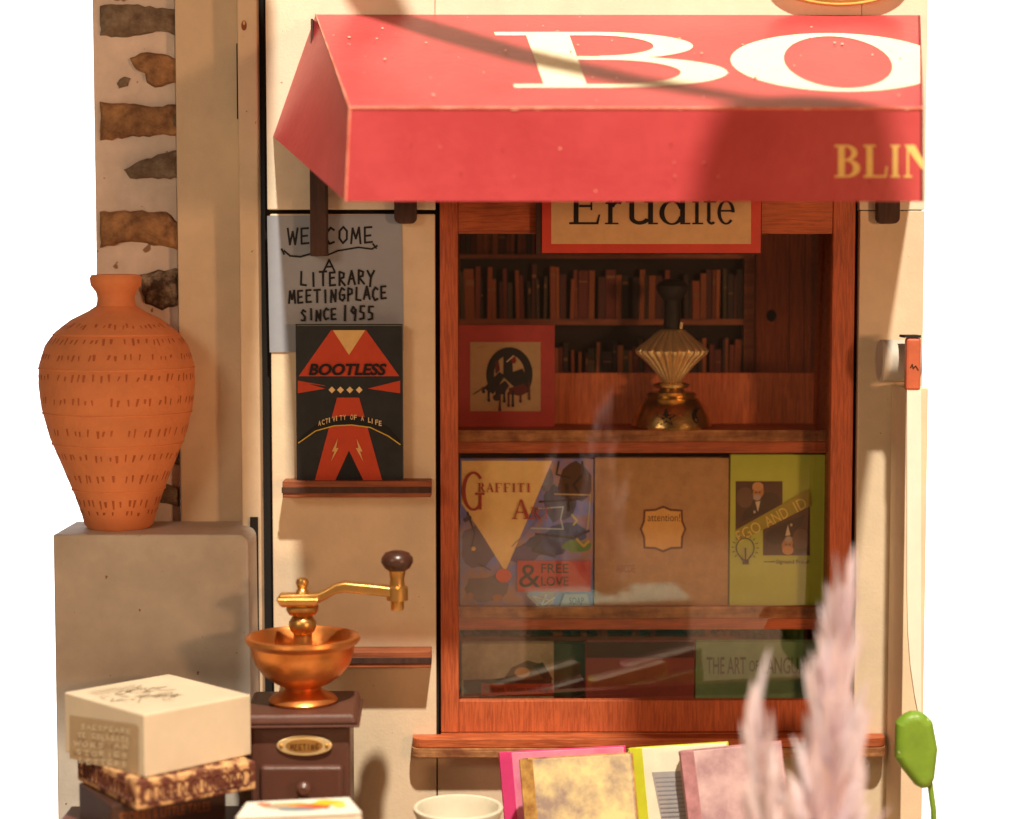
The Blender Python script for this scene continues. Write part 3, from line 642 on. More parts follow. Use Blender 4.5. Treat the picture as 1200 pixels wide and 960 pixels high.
# ------------------------------------------------------------ welcome sign
YW = -.0045
ws = root('welcome_sign', 'blue grey card with hand lettered welcome text on the wall left of the window', 'sign', (X(392, YW), YW, Z(412)))
c4 = [P(313, 253, YW-.001), P(471, 251, YW-.001), P(473, 411, YW-.001), P(316, 413, YW-.001)]
MB().prism([c4[3], c4[2], c4[1], c4[0]], (0, .0012, 0)).build('card', M['sign_grey'], ws)
pr = Print((0, YW-.001, 0), (0, -1, 0), eps=.00003); K = '0b0808'
pr.hand('WELCOME', 336, 440, 287, 19, 2.4, K, slope=-.02)
pr.line([(333, 294), (340, 300), (352, 301), (366, 297)], 2.2, K); pr.line([(330, 292), (333, 298)], 2.2, K)
pr.line([(384, 299), (396, 294), (420, 290), (436, 292), (442, 288)], 2, K); pr.line([(437, 286), (441, 291)], 2, K)
pr.ring(381, 296, 4, 4, 1.8, 1.8, K, 0, 360, 14)
pr.hand('A', 378, 396, 318, 13, 2.2, K); pr.hand('LITERARY', 351, 441, 335, 16, 2.4, K, slope=-.02)
pr.hand('MEETINGPLACE', 338, 455, 356, 15, 2.3, K, slope=-.05); pr.hand('SINCE', 352, 396, 376, 13, 2.2, K, slope=-.03); pr.hand('1955', 400, 440, 376, 16, 2.3, K, slope=-.02)
pr.build('lettering', ws)

# ------------------------------------------------------------ small wall shelves
for (px0, py0, px1, py1, lb) in ((331, 563, 505, 583, 'dark red wall shelf under the black and red book'), (331, 763, 505, 783, 'lower dark red wall shelf behind the coffee grinder')):
    t = root('wall_shelf', lb, 'shelf', (X(418), -.02, Z(py1)), 'small shelves on the wall')
    MB().slab(px0, py0+1, px1, py1, -.036, -.0042).build('board', M['wood_mid'], t, bevel=.0008)
    MB().slab(px0-1, py0+8, px1+.5, py1-5, -.0375, -.0362).build('front_strip', M['wood_dark'], t, bevel=.0004)
# Bootless book
BY = -.024
def d_boot(p):
    R_, K = 'c04426', '0e1216'
    p.poly([(350, 441), (388, 387), (429, 387), (468, 441)], R_); p.poly([(390, 387), (428, 387), (409, 416)], 'dcb878')
    p.poly([(349, 446), (349, 461), (381, 455.5)], R_); p.poly([(469, 446), (469, 461), (431, 455.5)], R_); p.poly([(349, 446), (381, 452), (381, 452.5), (349, 448)], R_)
    for x in (389, 399, 410, 421): p.poly([(x-4, 457), (x, 453), (x+4, 457), (x, 461)], 'e8cc96'); 
    p.poly([(395, 466), (421, 466), (448, 563), (369, 563)], R_); p.poly([(393, 563), (409, 528), (426, 563)], K)
    arc = [(350, 519), (370, 505), (392, 499), (412, 498), (434, 501), (455, 511), (469, 521)]
    p.poly([(350, 515), (370, 498), (392, 489), (412, 487), (434, 490), (455, 501), (469, 516)]+arc[::-1], K)
    for a, c_ in zip(arc, arc[1:]): pass
    p.line(arc, 1.3, 'd0b040')
    for i, ch in enumerate('ACTIVITY OF A LIFE'):
        t = i/17; x = 373+t*71; y = 499-9*math.sin(math.pi*t)*.8+1
        if ch != ' ': p.sans(ch, Q(x, y-7, x+(1.2 if ch == 'I' else 3.4), y-1), 'dcc090', bold=.02)
    p.sans('BOOTLESS', Q(362, 426, 451, 440), '120c12', shear=3, bold=.035)
    for sx, x in ((1, 393), (-1, 421)): p.poly([(x+sx*3, 514), (x-sx*4, 529), (x-sx*1, 529), (x-sx*5, 541), (x+sx*4, 525), (x+sx*1, 525)], 'dcb070')
    p.line([(348.5, 381.5), (470.5, 381.5)], 1, '6a6a4a')
flat_book('black_book', 'black and red book titled Bootless standing on the upper wall shelf', 'book', 347, 380, 472, 564, BY, mat('black_cover', (.018, .022, .026), .4, var=.2), d_boot, th=.012)

# ============================================================ AWNING
aw = root('awning', 'big red awning with cream capital letters over the shop window', 'awning', (0, -.15, Z(160)))
AY = -.30
A0 = P(370, 13, -.0045); A1 = P(1078.5, 22, -.0045); B0 = P(410, 126, AY); B1 = P(1082, 127.5, AY); C0 = P(405, 235, AY); C1 = P(1082, 237, AY); D0 = P(320, 160, -.0045); D1 = P(1078.5, 160, -.0045)
A1.z = A0.z = (A0.z+A1.z)/2; B1.z = B0.z = (B0.z+B1.z)/2; C1.z = C0.z = (C0.z+C1.z)/2; D1.z = D0.z
nt = (B0-A0).cross(A1-A0).normalized()
if nt.z < 0: nt = -nt
MB().hexa([B0, B1, A1, A0], [q-nt*.003 for q in (B0, B1, A1, A0)]).build('top_panel', M['red'], aw)
MB().hexa([C0, C1, B1, B0], [q+Vector((0, .003, 0)) for q in (C0, C1, B1, B0)]).build('valance', M['red'], aw)
ne = (B0-D0).cross(A0-D0).normalized()
if ne.x > 0: ne = -ne
ng = 10; G_ = [[(A0*(1-i/ng)+B0*(i/ng))*(1-j/ng)+(D0*(1-i/ng)+C0*(i/ng))*(j/ng) for i in range(ng+1)] for j in range(ng+1)]
fl = [p_ for r_ in G_ for p_ in r_]; fl2 = [p_-ne*.003 for p_ in fl]; W1 = ng+1; n2 = len(fl)
fc = [(j*W1+i, j*W1+i+1, (j+1)*W1+i+1, (j+1)*W1+i) for j in range(ng) for i in range(ng)]
rimi = [i for i in range(W1)]+[j*W1+ng for j in range(1, W1)]+[ng*W1+i for i in range(ng-1, -1, -1)]+[j*W1 for j in range(ng-1, 0, -1)]
MB().add(fl+fl2, fc+[tuple(q_+n2 for q_ in f_[::-1]) for f_ in fc]+[(rimi[k], rimi[(k+1) % len(rimi)], rimi[(k+1) % len(rimi)]+n2, rimi[k]+n2) for k in range(len(rimi))]).build('end_panel', M['red'], aw, smooth=True)
MB().prism([A1, D1, C1, B1], (-.003, 0, 0)).build('end_panel', M['red'], aw)
MB().tube([B0+Vector((0, 0, 0)), B1], .0014, 8).build('worn_edge', M['red_edge'], aw, smooth=True)
MB().tube([B0, C0], .0013, 8).build('worn_edge', M['red_edge'], aw, smooth=True)
MB().tube([B0, A0], .0009, 8).build('worn_edge', M['red_edge'], aw, smooth=True)
pr = Print(B0, nt, cmax=1078, eps=.00008); cr = 'f6e8c8'
pr.serif('B', ((579, 38), (838, 38), (858, 103), (603, 103)), cr, .17); pr.build('letter', aw)
pr = Print(B0, nt, cmax=1078, eps=.00008)
pr.serif('O', ((845, 40), (1095, 40), (1120, 107), (868, 107)), cr, .20); pr.build('letter', aw)
pr = Print(B0, nt, cmax=1078, eps=.00008)
for _ in range(26):
    x, y = random.uniform(380, 1060), random.uniform(28, 118)
    if x > 372+ (y-13)*.36+4: pr.ell(x, y, random.uniform(.8, 2), random.uniform(.6, 1.3), 'e8a890', 8)
pr.build('worn_specks', aw)['kind'] = 'stuff'
for ch, xa, xb in (('B', 978, 1008), ('L', 1012, 1040), ('I', 1042, 1056), ('N', 1059, 1096)): 
    pr = Print(B0, (0, -1, 0), cmax=1081.5); pr.serif(ch, Q(xa, 170, xb, 208), 'f2cf7c', .22); pr.build('letter', aw)
pr = Print(B0, (0, -1, 0), cmax=1081.5)
for _ in range(16): pr.ell(random.uniform(415, 1070), 127+random.uniform(0, 1.5), random.uniform(2, 9), .9, 'f0b098', 8)
for _ in range(8): pr.ell(random.uniform(415, 1070), random.uniform(140, 230), 1, .8, '7a1c14', 8)
pr.build('worn_specks', aw)['kind'] = 'stuff'
# bracket bars and bracket tabs
t = root('awning_bracket', 'dark vertical wooden bar under the left end of the awning, before the welcome card', 'bracket', (X(373, -.02), -.02, Z(300)))
MB().slab(363, 150, 382, 300, -.034, -.006).build('bar', M['wood_dark'], t, bevel=.001)
MB().slab(364.5, 22, 367, 150, -.03, -.0045).build('rib', M['wood_dark'], t)
for px0, px1, lb in ((463, 489, 'dark rounded bracket tab above the right corner of the welcome card'), (1025, 1051, 'dark rounded bracket tab right of the window under the awning')):
    xa, xb = X(px0, -.02), X(px1, -.02); zt, zb_ = Z(215, -.02), Z(262, -.02); r_ = .007
    pts = [(xa, -.02, zt), (xa, -.02, zb_+r_)]+[(xa+r_-r_*math.cos(q), -.02, zb_+r_-r_*math.sin(q)) for q in [math.pi/2*i/5 for i in range(1, 6)]]+[(xb-r_+r_*math.sin(q), -.02, zb_+r_-r_*math.cos(q)) for q in [math.pi/2*i/5 for i in range(6)]]+[(xb, -.02, zt)]
    MB().prism(pts, (0, .0155, 0)).build('bracket_tab', M['wood_dark'], bevel=.0008, label=lb, cat='bracket', group='bracket tabs under the awning')
# gold oval sign peeking in above
gs = root('oval_sign', 'golden oval board whose lower rim shows above the awning at the top', 'sign', (X(985), -.01, Z(10)))
MB().prism([P(985+82*math.cos(q), -30+36*math.sin(q), -.016) for q in [2*math.pi*i/40 for i in range(40)]], (0, .0115, 0)).build('board', mat('yellow_board', (.80, .55, .14), .5, var=.08), gs, bevel=.0008)
MB().prism([P(985+72*math.cos(q), -30+30*math.sin(q), -.018) for q in [2*math.pi*i/40 for i in range(40)]], (0, .0018, 0)).build('face', M['white_paper'], gs)

# wrought iron arm with a lantern added above the frame to shadow the awning
la2 = root('shadow_lantern', 'dark iron lantern on a curved arm added out of view to shadow the awning', 'lantern', (.30, -.44, 1.2))
aps = [((-.17, -.004, 1.06), .22), ((-.12, -.03, 1.035), .32), ((-.05, -.09, .99), .45), ((.03, -.16, .95), .58), ((.13, -.23, .92), .70), ((.24, -.29, .90), .80), ((.27, -.30, .88), .83)]
arm_ = [(-.19, -.005, 1.22)]+[tuple(Vector(q_)+ld*t_) for q_, t_ in aps]
MB().tube(arm_, [.012, .016, .020, .024, .022, .018, .013, .010], 10).build('arm', M['wood_dark'], la2, smooth=True)
e_ = arm_[-1]
MB().lathe((e_[0], e_[1], e_[2]-.14), [(0, 0), (.075, .002), (.098, .014), (.092, .05), (.06, .10), (.02, .135), (0, .14)], 32).build('shadow_lantern_dome', M['wood_dark'], la2, smooth=True)
# ============================================================ RIGHT EDGE
rp = root('right_pilaster', 'cream pilaster at the right edge beside the window, sunlit front as a pale sheet', 'pillar', (X(1065), -.04, 0))
xj = X(1043); 
z_t = Z(455, -.085)
MB().box(xj, X(1079, -.05), -.085, -.0045, 0, z_t).build('block', M['cream2'], rp, bevel=.0012)
fp = [P(1063, 457, -.0868), P(1063, 690, -.0868), P(1064, 740, -.0868), P(1067, 780, -.0868), P(1072, 815, -.0868), P(1078, 845, -.0868), P(1079.5, 860, -.0868), P(1079.5, 457, -.0868)]
MB().prism(fp, (0, .0016, 0)).build('lit_front', M['white_paper'], rp)  # pale sheet whose curved edge draws the limit of the sunlight
sp = root('cream_spool', 'short cream cylinder lying sideways between wall and red tag', 'spool', (X(1050, -.05), -.05, Z(447, -.05)))
def side_cyl(px0, px1, pyc, rpx, Y):
    s_ = mm(Y); return MB().tube([P(px0, pyc, Y), P(px0+2, pyc, Y), P(px1-2, pyc, Y), P(px1, pyc, Y)], [(rpx-2)*s_, rpx*s_, rpx*s_, (rpx-2)*s_], 32)
side_cyl(1030, 1076, 423, 25, -.04).build('roll', mat('spool_white', (.55, .50, .42), .6, var=.06), sp, smooth=True)
rs = root('red_tag', 'orange red tag with a thin black scribble at the right edge above the pilaster', 'tag', (X(1070, -.09), -.09, Z(458, -.09)))
MB().slab(1062, 396, 1079.5, 458, -.088, -.076).build('plate', mat('tag_red', (.55, .12, .05), .5), rs, bevel=.003)
pr = Print((0, -.0881, 0), (0, -1, 0), cmax=1079); pr.line([(1067, 431), (1069, 427), (1070, 432), (1073, 429), (1076, 434)], 1.2, '1a0c08'); pr.build('scribble', rs)
MB().slab(1060, 393, 1079.5, 396, -.088, -.06).build('black_strap', M['black'], rs)
gl = root('green_leaf', 'bright green rounded plastic leaf at the lower right edge', 'leaf', (X(1070, -.2), -.2, 0))
lp = [(1052, 850), (1060, 839), (1070, 836), (1082, 835), (1095, 848), (1101, 880), (1097, 915), (1088, 930), (1074, 922), (1058, 902), (1051, 890)]
MB().prism([P(x, y, -.20) for x, y in lp], (0, .022, 0)).build('blade', M['green'], gl, bevel=.0105, seg=6)
MB().tube([P(1088, 905, -.188), P(1094, 950, -.188), (P(1100, 990, -.188).x, -.188, 0)], .0032, 12).build('stalk', M['green'], gl, smooth=True)

# ============================================================ COFFEE GRINDER
GY = -.165; g = mm(GY); gx = P(355, 780, GY).x; GZ = lambda py: P(355, py, GY).z
gt = root('coffee_grinder', 'brown coffee grinder with copper bowl and brass crank left of the window', 'coffee grinder', (gx, GY, 0))
h2 = 74*g
def tw(pts, ang=math.radians(2)):
    return [Vector((gx+(q[0]-gx)*math.cos(ang)-(q[1]-GY)*math.sin(ang), GY+(q[0]-gx)*math.sin(ang)+(q[1]-GY)*math.cos(ang), q[2])) for q in pts]
def frus(h_b, h_t, zb_, zt_):
    return MB().hexa(tw([(gx-h_b, GY-h_b, zb_), (gx+h_b, GY-h_b, zb_), (gx+h_t, GY-h_t, zt_), (gx-h_t, GY-h_t, zt_)]), tw([(gx-h_b, GY+h_b, zb_), (gx+h_b, GY+h_b, zb_), (gx+h_t, GY+h_t, zt_), (gx-h_t, GY+h_t, zt_)]))
zc_ = lambda py, Y: P(355, py, Y).z
yf_ = GY-67*g
zt_top = zc_(838, yf_); zt_mid = zc_(853, yf_-.004)
frus(67*g, 63*g, zt_mid+.0015, zt_top).build('lid', M['brown'], gt, bevel=.004, seg=4)
frus(69*g, 69*g, zt_mid-.001, zt_mid+.0015).build('lid_rim', M['brown'], gt, bevel=.0012)
hb = 57.5*g; yfb = GY-hb
MB().hexa(tw([(gx-hb, GY-hb, .02), (gx+hb, GY-hb, .02), (gx+hb, GY-hb, zt_mid-.0012), (gx-hb, GY-hb, zt_mid-.0012)]), tw([(gx-hb, GY+hb, .02), (gx+hb, GY+hb, .02), (gx+hb, GY+hb, zt_mid-.0012), (gx-hb, GY+hb, zt_mid-.0012)])).build('case', M['brown'], gt, bevel=.004, seg=4)
frus(68*g, 66*g, 0, .0195).build('plinth', M['brown'], gt, bevel=.003)
# drawer
dr = MB().slab(304, 898, 402, 990, yfb-.010, yfb+.002).build('drawer', M['brown'], gt, bevel=.005, seg=4)
kc = P(357, 922, yfb-.010)
MB().tube([kc, kc+Vector((0, -.006, 0)), kc+Vector((0, -.009, 0)), kc+Vector((0, -.015, 0)), kc+Vector((0, -.018, 0))], [.0045, .0045, .0085, .0078, .004], 20).build('knob', M['brown'], dr, smooth=True)
# oval plate
oc = P(356.5, 874, yfb-.003); s2 = mm(yfb)
MB().prism([(oc.x+33*s2*math.cos(q), yfb-.0035, oc.z+12.5*s2*math.sin(q)) for q in [2*math.pi*i/40 for i in range(40)]], (0, .004, 0)).build('name_plate', M['gold'], gt, bevel=.0012)
for sx in (-1, 1):
    k_ = Vector((oc.x+sx*27*s2, yfb-.0035, oc.z)); MB().tube([k_, k_+Vector((0, -.0012, 0)), k_+Vector((0, -.002, 0))], [.0022, .002, .0008], 10).build('rivet', M['brass'], gt, smooth=True)
MB().prism([(oc.x+22*s2*math.cos(q), yfb-.0041, oc.z+8*s2*math.sin(q)) for q in [2*math.pi*i/32 for i in range(32)]], (0, .0005, 0)).build('name_field', M['brass'], gt)
pr = Print((0, yfb-.0042, 0), (0, -1, 0)); pr.hand('MEETING', 340, 374, 878.5, 6.5, 1.1, '5a3410'); pr.build('engraving', gt)
# bowl
bz0 = zt_top+.0003
def gp(pp): return [(max(0, (x-355))*g, (824-y)*g) for x, y in pp]
MB().lathe((gx, GY, bz0), gp([(355, 824), (394, 824), (396, 821), (393, 817), (382, 812), (376, 808), (377, 805), (388, 800), (402, 790), (411, 778), (415, 765), (416, 756), (420, 753), (423, 749), (422, 745), (418, 744), (414, 748), (411, 762), (404, 776), (392, 788), (370, 796), (355, 798)]), 96).build('bowl', M['copper'], gt, smooth=True)
# column
def up_(pp): return [(max(0, (x-355))*g, (824-y)*g) for x, y in pp]
MB().lathe((gx, GY, bz0), up_([(355, 790), (366, 790), (366, 742), (369, 739), (371, 734), (371, 728), (368, 723), (366, 721), (371, 719), (374, 714), (374, 709), (367, 707), (355, 707)]), 48).build('spindle', M['brass'], gt, smooth=True)
MB().hexa([(gx-24*g, GY-.018, bz0+(824-708)*g), (gx+18*g, GY-.018, bz0+(824-708)*g), (gx+22*g, GY-.020, bz0+(824-697)*g), (gx-30*g, GY-.020, bz0+(824-697)*g)], [(gx-24*g, GY+.018, bz0+(824-708)*g), (gx+18*g, GY+.018, bz0+(824-708)*g), (gx+22*g, GY+.020, bz0+(824-697)*g), (gx-30*g, GY+.020, bz0+(824-697)*g)]).build('yoke', M['brass'], gt, bevel=.003, seg=3)
# crank arm
arm = [(328, 700), (345, 700), (360, 700), (374, 699), (384, 694), (394, 688), (405, 686), (425, 688), (445, 690), (460, 692), (476, 693)]
arw = MB(); tp = []; bt = []
zg = lambda y: bz0+(824-y)*g
for x, y in arm: tp.append((gx+(x-355)*g, zg(y-6))); bt.append((gx+(x-355)*g, zg(y+6)))
n = len(arm); vs = []
for yy in (GY-.009, GY+.009): vs += [(a, yy, z_) for a, z_ in tp]+[(a, yy, z_) for a, z_ in bt]
fs = []
for i in range(n-1):
    fs += [(n+i, n+i+1, i+1, i), (2*n+i, 2*n+i+1, 3*n+i+1, 3*n+i), (i, i+1, 2*n+i+1, 2*n+i), (n+i, 3*n+i, 3*n+i+1, n+i+1)]
fs += [(0, 2*n, 3*n, n), (n-1, 2*n-1, 4*n-1, 3*n-1)]
arw.add(vs, fs).build('crank_arm', M['brass'], gt, bevel=.0022, seg=3, smooth=True)
MB().lathe((gx, GY, zg(695)), [(0, 0), (.0075, 0), (.0065, .004), (.005, .006), (.0062, .010), (.0072, .013), (.006, .0165), (.003, .018), (0, .018)], 28).build('finial', M['brass'], gt, smooth=True)
kx = gx+(467-355)*g
MB().lathe((kx, GY, zg(714)), [(0, 0), (.0065, 0), (.0072, .002), (.0072, .010), (.0118, .011), (.0118, .025), (.0085, .027), (.0078, .034), (.0095, .044), (.010, .046), (0, .046)], 32).build('pin', M['brass'], gt, smooth=True)
MB().lathe((kx, GY, zg(667)), [(0, 0), (.010, 0), (.014, .003), (.0175, .009), (.0172, .014), (.013, .0195), (.007, .0215), (0, .022)], 36).build('grip', M['brown_dark'], gt, smooth=True)

# ============================================================ BOOK STACK at the lower left
def lying(name, label, zt, zb_, near, farR, farL, cov, page_side, draws=None, cap=.003, title=None, group='books stacked at the lower left'):
    a = Pz(*near, zt); r_ = Pz(*farR, zt); l_ = Pz(*farL, zt)
    vr = r_-a; vl = l_-a; vl = vl-vr*(vl.dot(vr)/vr.dot(vr))          # square corners
    q = [a, a+vr, a+vr+vl, a+vl]
    t = root(name, label, 'book', (sum((p_.x for p_ in q))/4, sum((p_.y for p_ in q))/4, zb_), group)
    def blk(z0_, z1_, ins=0, nm='', m=None, bev=0, sides=(1, 1, 1, 1)):
        u = vr.normalized(); v = vl.normalized()
        c_ = [q[0]+u*ins*sides[0]+v*ins*sides[1], q[1]-u*ins*sides[2]+v*ins*sides[1], q[2]-u*ins*sides[2]-v*ins*sides[3], q[3]+u*ins*sides[0]-v*ins*sides[3]]
        MB().prism([(p_.x, p_.y, z0_) for p_ in c_], (0, 0, z1_-z0_)).build(nm, m, t, bevel=bev)
    return t, q, vr, vl, blk
z1b = P(169, 838, -.33).z; z0b = P(169, 912, -.33).z
cm1 = mat('ivory_cover', (.68, .56, .40), .55, var=.05, scale=12)
t, q, vr, vl, blk = lying('ivory_book', 'thick ivory book box with a faint drawing, topmost of the stack at lower left', z1b, z0b, (169, 838), (294, 814), (54, 815), cm1, 0)
blk(z0b, z1b, 0, 'case', cm1, .0015)
pr = Print(q[0]+Vector((0, 0, .0001)), (0, 0, 1), cmin=62)
def mapq(u, v, z): 
    p_ = q[0]+vr*u+vl*v; p_.z = z; return p_
def topline(pts, wd, c_):
    mb_ = pr.mb; pr.k += 1
    for i in range(len(pts)-1):
        (u0, v0), (u1, v1) = pts[i], pts[i+1]; a_ = mapq(u0, v0, z1b+.0002+pr.k*.00004); b_ = mapq(u1, v1, z1b+.0002+pr.k*.00004)
        d_ = (b_-a_).normalized(); n_ = Vector((-d_.y, d_.x, 0))*wd/2; mb_.add([a_+n_, b_+n_, b_-n_, a_-n_], [(0, 1, 2, 3)], pr.mi(c_))
for _ in range(34):
    u, v = random.uniform(.15, .6), random.uniform(.3, .75); topline([(u, v), (u+random.uniform(-.12, .12), v+random.uniform(-.06, .06)), (u+random.uniform(-.12, .12), v+random.uniform(-.1, .1))], .0011, '8a7a62')
for k in range(5): topline([(.1, .85-k*.03), (.1+random.uniform(.2, .5), .85-k*.03)], .0009, '9a8a70')
pr.build('drawing', t)
nl = Vector((-vr.x, -vr.y, 0))
pr = Print(q[0], nl, cmin=82, cmax=166, eps=.0001)
def onl(px_, py_): return px_, py_
pr.poly([(80, 838), (160, 849), (163, 853), (163, 905), (158, 908), (80, 888)], 'b49a78')
for y0_, tx in ((848, 'SHAKESPEARE'), (857, 'THE COLLECTED'), (866, 'WORKS AND'), (876, 'STORIES'), (886, 'LETTERS')):
    pr.hand(''.join(c_ for c_ in tx if c_ in Print.ST or c_ == ' '), 88+random.uniform(0, 10), 156, y0_+7, 5.5, 1.1, 'd8c8a8', slope=.08)
pr.build('printed_label', t)
cm2 = mat('patterned_cover', (.62, .36, .16), .55, scale=55, col2=(.13, .035, .02), lo=.46, hi=.54, bump=.3, bscale=120)
z2 = z0b-.0006; z3 = z2-.030
t, q, vr, vl, blk = lying('patterned_book', 'brown book with an orange ornamental pattern, second from the top of the stack', z2, z3, (160, 916), (300, 892), (40, 890), cm2, 0)
blk(z3, z2, 0, 'cover', cm2, .002)
mo = MB()
u_ = vr.normalized(); Lr = vr.length
for k in range(1, 15):
    for nn, vv, LL in ((-vl.normalized(), vr, vr.length), (-vr.normalized(), vl, vl.length)):
        c0 = q[0]+vv*((k+.5)/16); c0.z = (z2+z3)/2; rr = .0085; tdir = vv.normalized()
        pts = [c0+nn*.0005+tdir*(rr*.75*math.cos(s_))+Vector((0, 0, rr*math.sin(s_))) for s_ in [2*math.pi*i/14 for i in range(15)]]
        mo.tube(pts, .0009, 5)
mo.build('ornament', mat('ornament_dark', (.14, .035, .018), .6), t)['kind'] = 'stuff'
z4 = z3-.0006; z5 = z4-.045
cm3 = mat('dark_brown_cover', (.055, .022, .014), .45, var=.1, scale=20)
t, q, vr, vl, blk = lying('dark_book', 'very dark brown book with small copper lettering, lowest visible in the stack', z4, z5, (130, 944), (265, 924), (30, 926), cm3, 0)
blk(z5, z4, 0, 'cover', cm3, .002)
pr = Print(q[0], Vector((-vl.x, -vl.y, 0)), eps=.0001)
pr.sans('STORIES & LITTLE TALES', ((140, 953), (246, 939), (246, 950), (140, 964)), 'a05a28'); pr.build('lettering', t)
tb = root('stack_base_book', 'broad dark red book at the foot of the stack', 'book', (X(160, -.25), -.25, 0), 'books stacked at the lower left')
xc, yc = (q[0]+q[2]).x/2, (q[0]+q[2]).y/2
MB().box(xc-.105, xc+.105, yc-.085, yc+.085, 0, z5-.0006).build('cover', mat('base_cover', (.12, .03, .02), .5), tb, bevel=.002)

# notebook lying in front of the grinder
zn = P(350, 950, -.36).z
wc = mat('watercolour_cover', (.92, .80, .60), .5, scale=24, col2=(.80, .30, .10), lo=.38, hi=.55, var=.05)
nb = root('sketch_notebook', 'white notebook with a yellow and red watercolour cover in front of the grinder', 'book', (X(350, -.3), -.3, 0))
qa = [Pz(276, 958, zn), Pz(424, 952, zn), Pz(409, 934, zn), Pz(289, 940, zn)]
MB().prism([(p_.x, p_.y, zn-.002) for p_ in qa], (0, 0, .002)).build('cover', M['white_paper'], nb, bevel=.0006)
MB().prism([(p_.x*.995-.001, p_.y+.001, zn-.020) for p_ in qa], (0, 0, .0178)).build('page_block', M['paper'], nb)
MB().prism([(p_.x, p_.y, 0) for p_ in qa], (0, 0, zn-.0202)).build('back_cover', M['white_paper'], nb, bevel=.0006)
pr = Print(Vector((0, 0, zn+.0001)), (0, 0, 1))
for x_, y_, rx, ry, c_ in ((345, 944, 30, 2.6, 'd89a50'), (385, 941, 20, 3.2, 'e0c030'), (370, 946, 22, 2.4, 'd05a30'), (325, 946, 16, 2, 'b8a890'), (398, 944, 8, 3, 'e8d860'), (310, 943, 10, 1.6, 'e07a50'), (350, 949, 24, 1.6, '7a9aa8')):
    pr.poly([(x_+rx*math.cos(s_)*random.uniform(.75, 1.2), y_+ry*math.sin(s_)*random.uniform(.75, 1.2)) for s_ in [2*math.pi*i/14 for i in range(14)]], c_)
pr.build('cover_print', nb)

# ------------------------------------------------------------ cup
CY = -.22; cs = mm(CY); cx_ = P(537, 946, CY).x; ct = P(537, 946, CY).z
cu_ = root('cup', 'plain cream cup with a thick rim standing in front of the window sill', 'cup', (cx_, CY, 0))
MB().lathe((cx_, CY, 0), [(0, 0), (.030, 0), (.034, .01), (.044, .05), (50*cs, ct-.01), (53.5*cs, ct-.003), (53.5*cs, ct), (52*cs, ct+.0012), (49*cs, ct+.0005), (47*cs, ct-.006), (.040, .05), (.03, .02), (0, .018)], 64).build('body', M['mug'], cu_, smooth=True)

# ------------------------------------------------------------ leaning books under the sill
def lean_book(name, label, pTL, pTR, Y, Hh, roll, yawd, tilt, th, cov, spc, draw=None, group='books leaning in a row under the sill'):
    """origin = top left front corner; the book stands on the table, leaning left and back"""
    TL = P(*pTL, Y); W_ = (P(*pTR, Y)-TL).length
    R_ = Matrix.Rotation(math.radians(yawd), 3, 'Z') @ Matrix.Rotation(math.radians(roll), 3, 'Y') @ Matrix.Rotation(math.radians(tilt), 3, 'X')
    V = lambda x, y, z: TL+R_ @ Vector((x, y, z))
    Hh = (TL.z-.004)/max(.5, (R_ @ Vector((0, 0, 1))).z)
    t = root(name, label, 'book', (V(W_/2, th/2, -Hh).x, V(W_/2, th/2, -Hh).y, 0), group)
    def hx(x0_, x1_, y0_, y1_, z0_, z1_): return MB().hexa([V(x0_, y0_, z0_), V(x1_, y0_, z0_), V(x1_, y0_, z1_), V(x0_, y0_, z1_)], [V(x0_, y1_, z0_), V(x1_, y1_, z0_), V(x1_, y1_, z1_), V(x0_, y1_, z1_)])
    hx(.006, W_, 0, .0018, -Hh, 0).build('front_cover', cov, t, bevel=.0007)
    hx(.006, W_, th-.0018, th, -Hh, 0).build('back_cover', spc, t, bevel=.0007)
    hx(.007, W_-.002, .002, th-.002, -Hh, -.002).build('page_block', M['paper'], t)
    # rounded spine
    m_ = 8; pts = [(.0065-.0075*math.sin(math.pi*i/m_), th/2-th/2*math.cos(math.pi*i/m_)) for i in range(m_+1)]
    top = [V(a_, b_, 0) for a_, b_ in pts]; MB().prism(top, R_ @ Vector((0, 0, -Hh))).build('spine', spc, t, smooth=True)
    nf = R_ @ Vector((0, -1, 0))
    hx(.002, .017, -.0006, .0006, -Hh, .0003).build('hinge_strip', spc, t, bevel=.0004)
    if draw:
        pr = Print(TL+nf*.0001, nf); draw(pr); pr.build('cover_print', t)
    return t
lean_book('magenta_book', 'bright magenta book, leftmost of the row under the sill', (583, 883), (734, 884), -.085, .2, -7, -17, -6, .015, mat('pale_pink_cover', (.80, .30, .42), .5, scale=20, col2=(.7, .16, .30)), mat('magenta_spine', (.72, .05, .20), .5, var=.05))
lean_book('abstract_book', 'beige book with a blotchy yellow and grey painting, in front of the magenta one', (607, 891), (741, 888), -.150, .2, -7, -16, -7, .018, mat('beige_paint_cover', (.82, .66, .32), .5, scale=20, col2=(.36, .27, .23), lo=.38, hi=.6), mat('ochre_spine', (.62, .38, .10), .5, scale=40, col2=(.25, .10, .03)))
def d_lime(p):
    p.poly([(764, 905), (836, 902), (852, 965), (776, 965)], 'a8a4a4')
    for i in range(11): p.line([(768+i*.9, 912+i*5), (832+i*1, 909+i*5)], 1.4, '8c8890')
lean_book('lime_book', 'white book with a lime green spine, between the beige and mauve books', (735, 878), (852, 874), -.125, .2, -7, -14, -7, .016, mat('offwhite_cover', (.85, .80, .62), .5, var=.04), mat('lime_spine', (.58, .62, .03), .5, var=.06), d_lime)
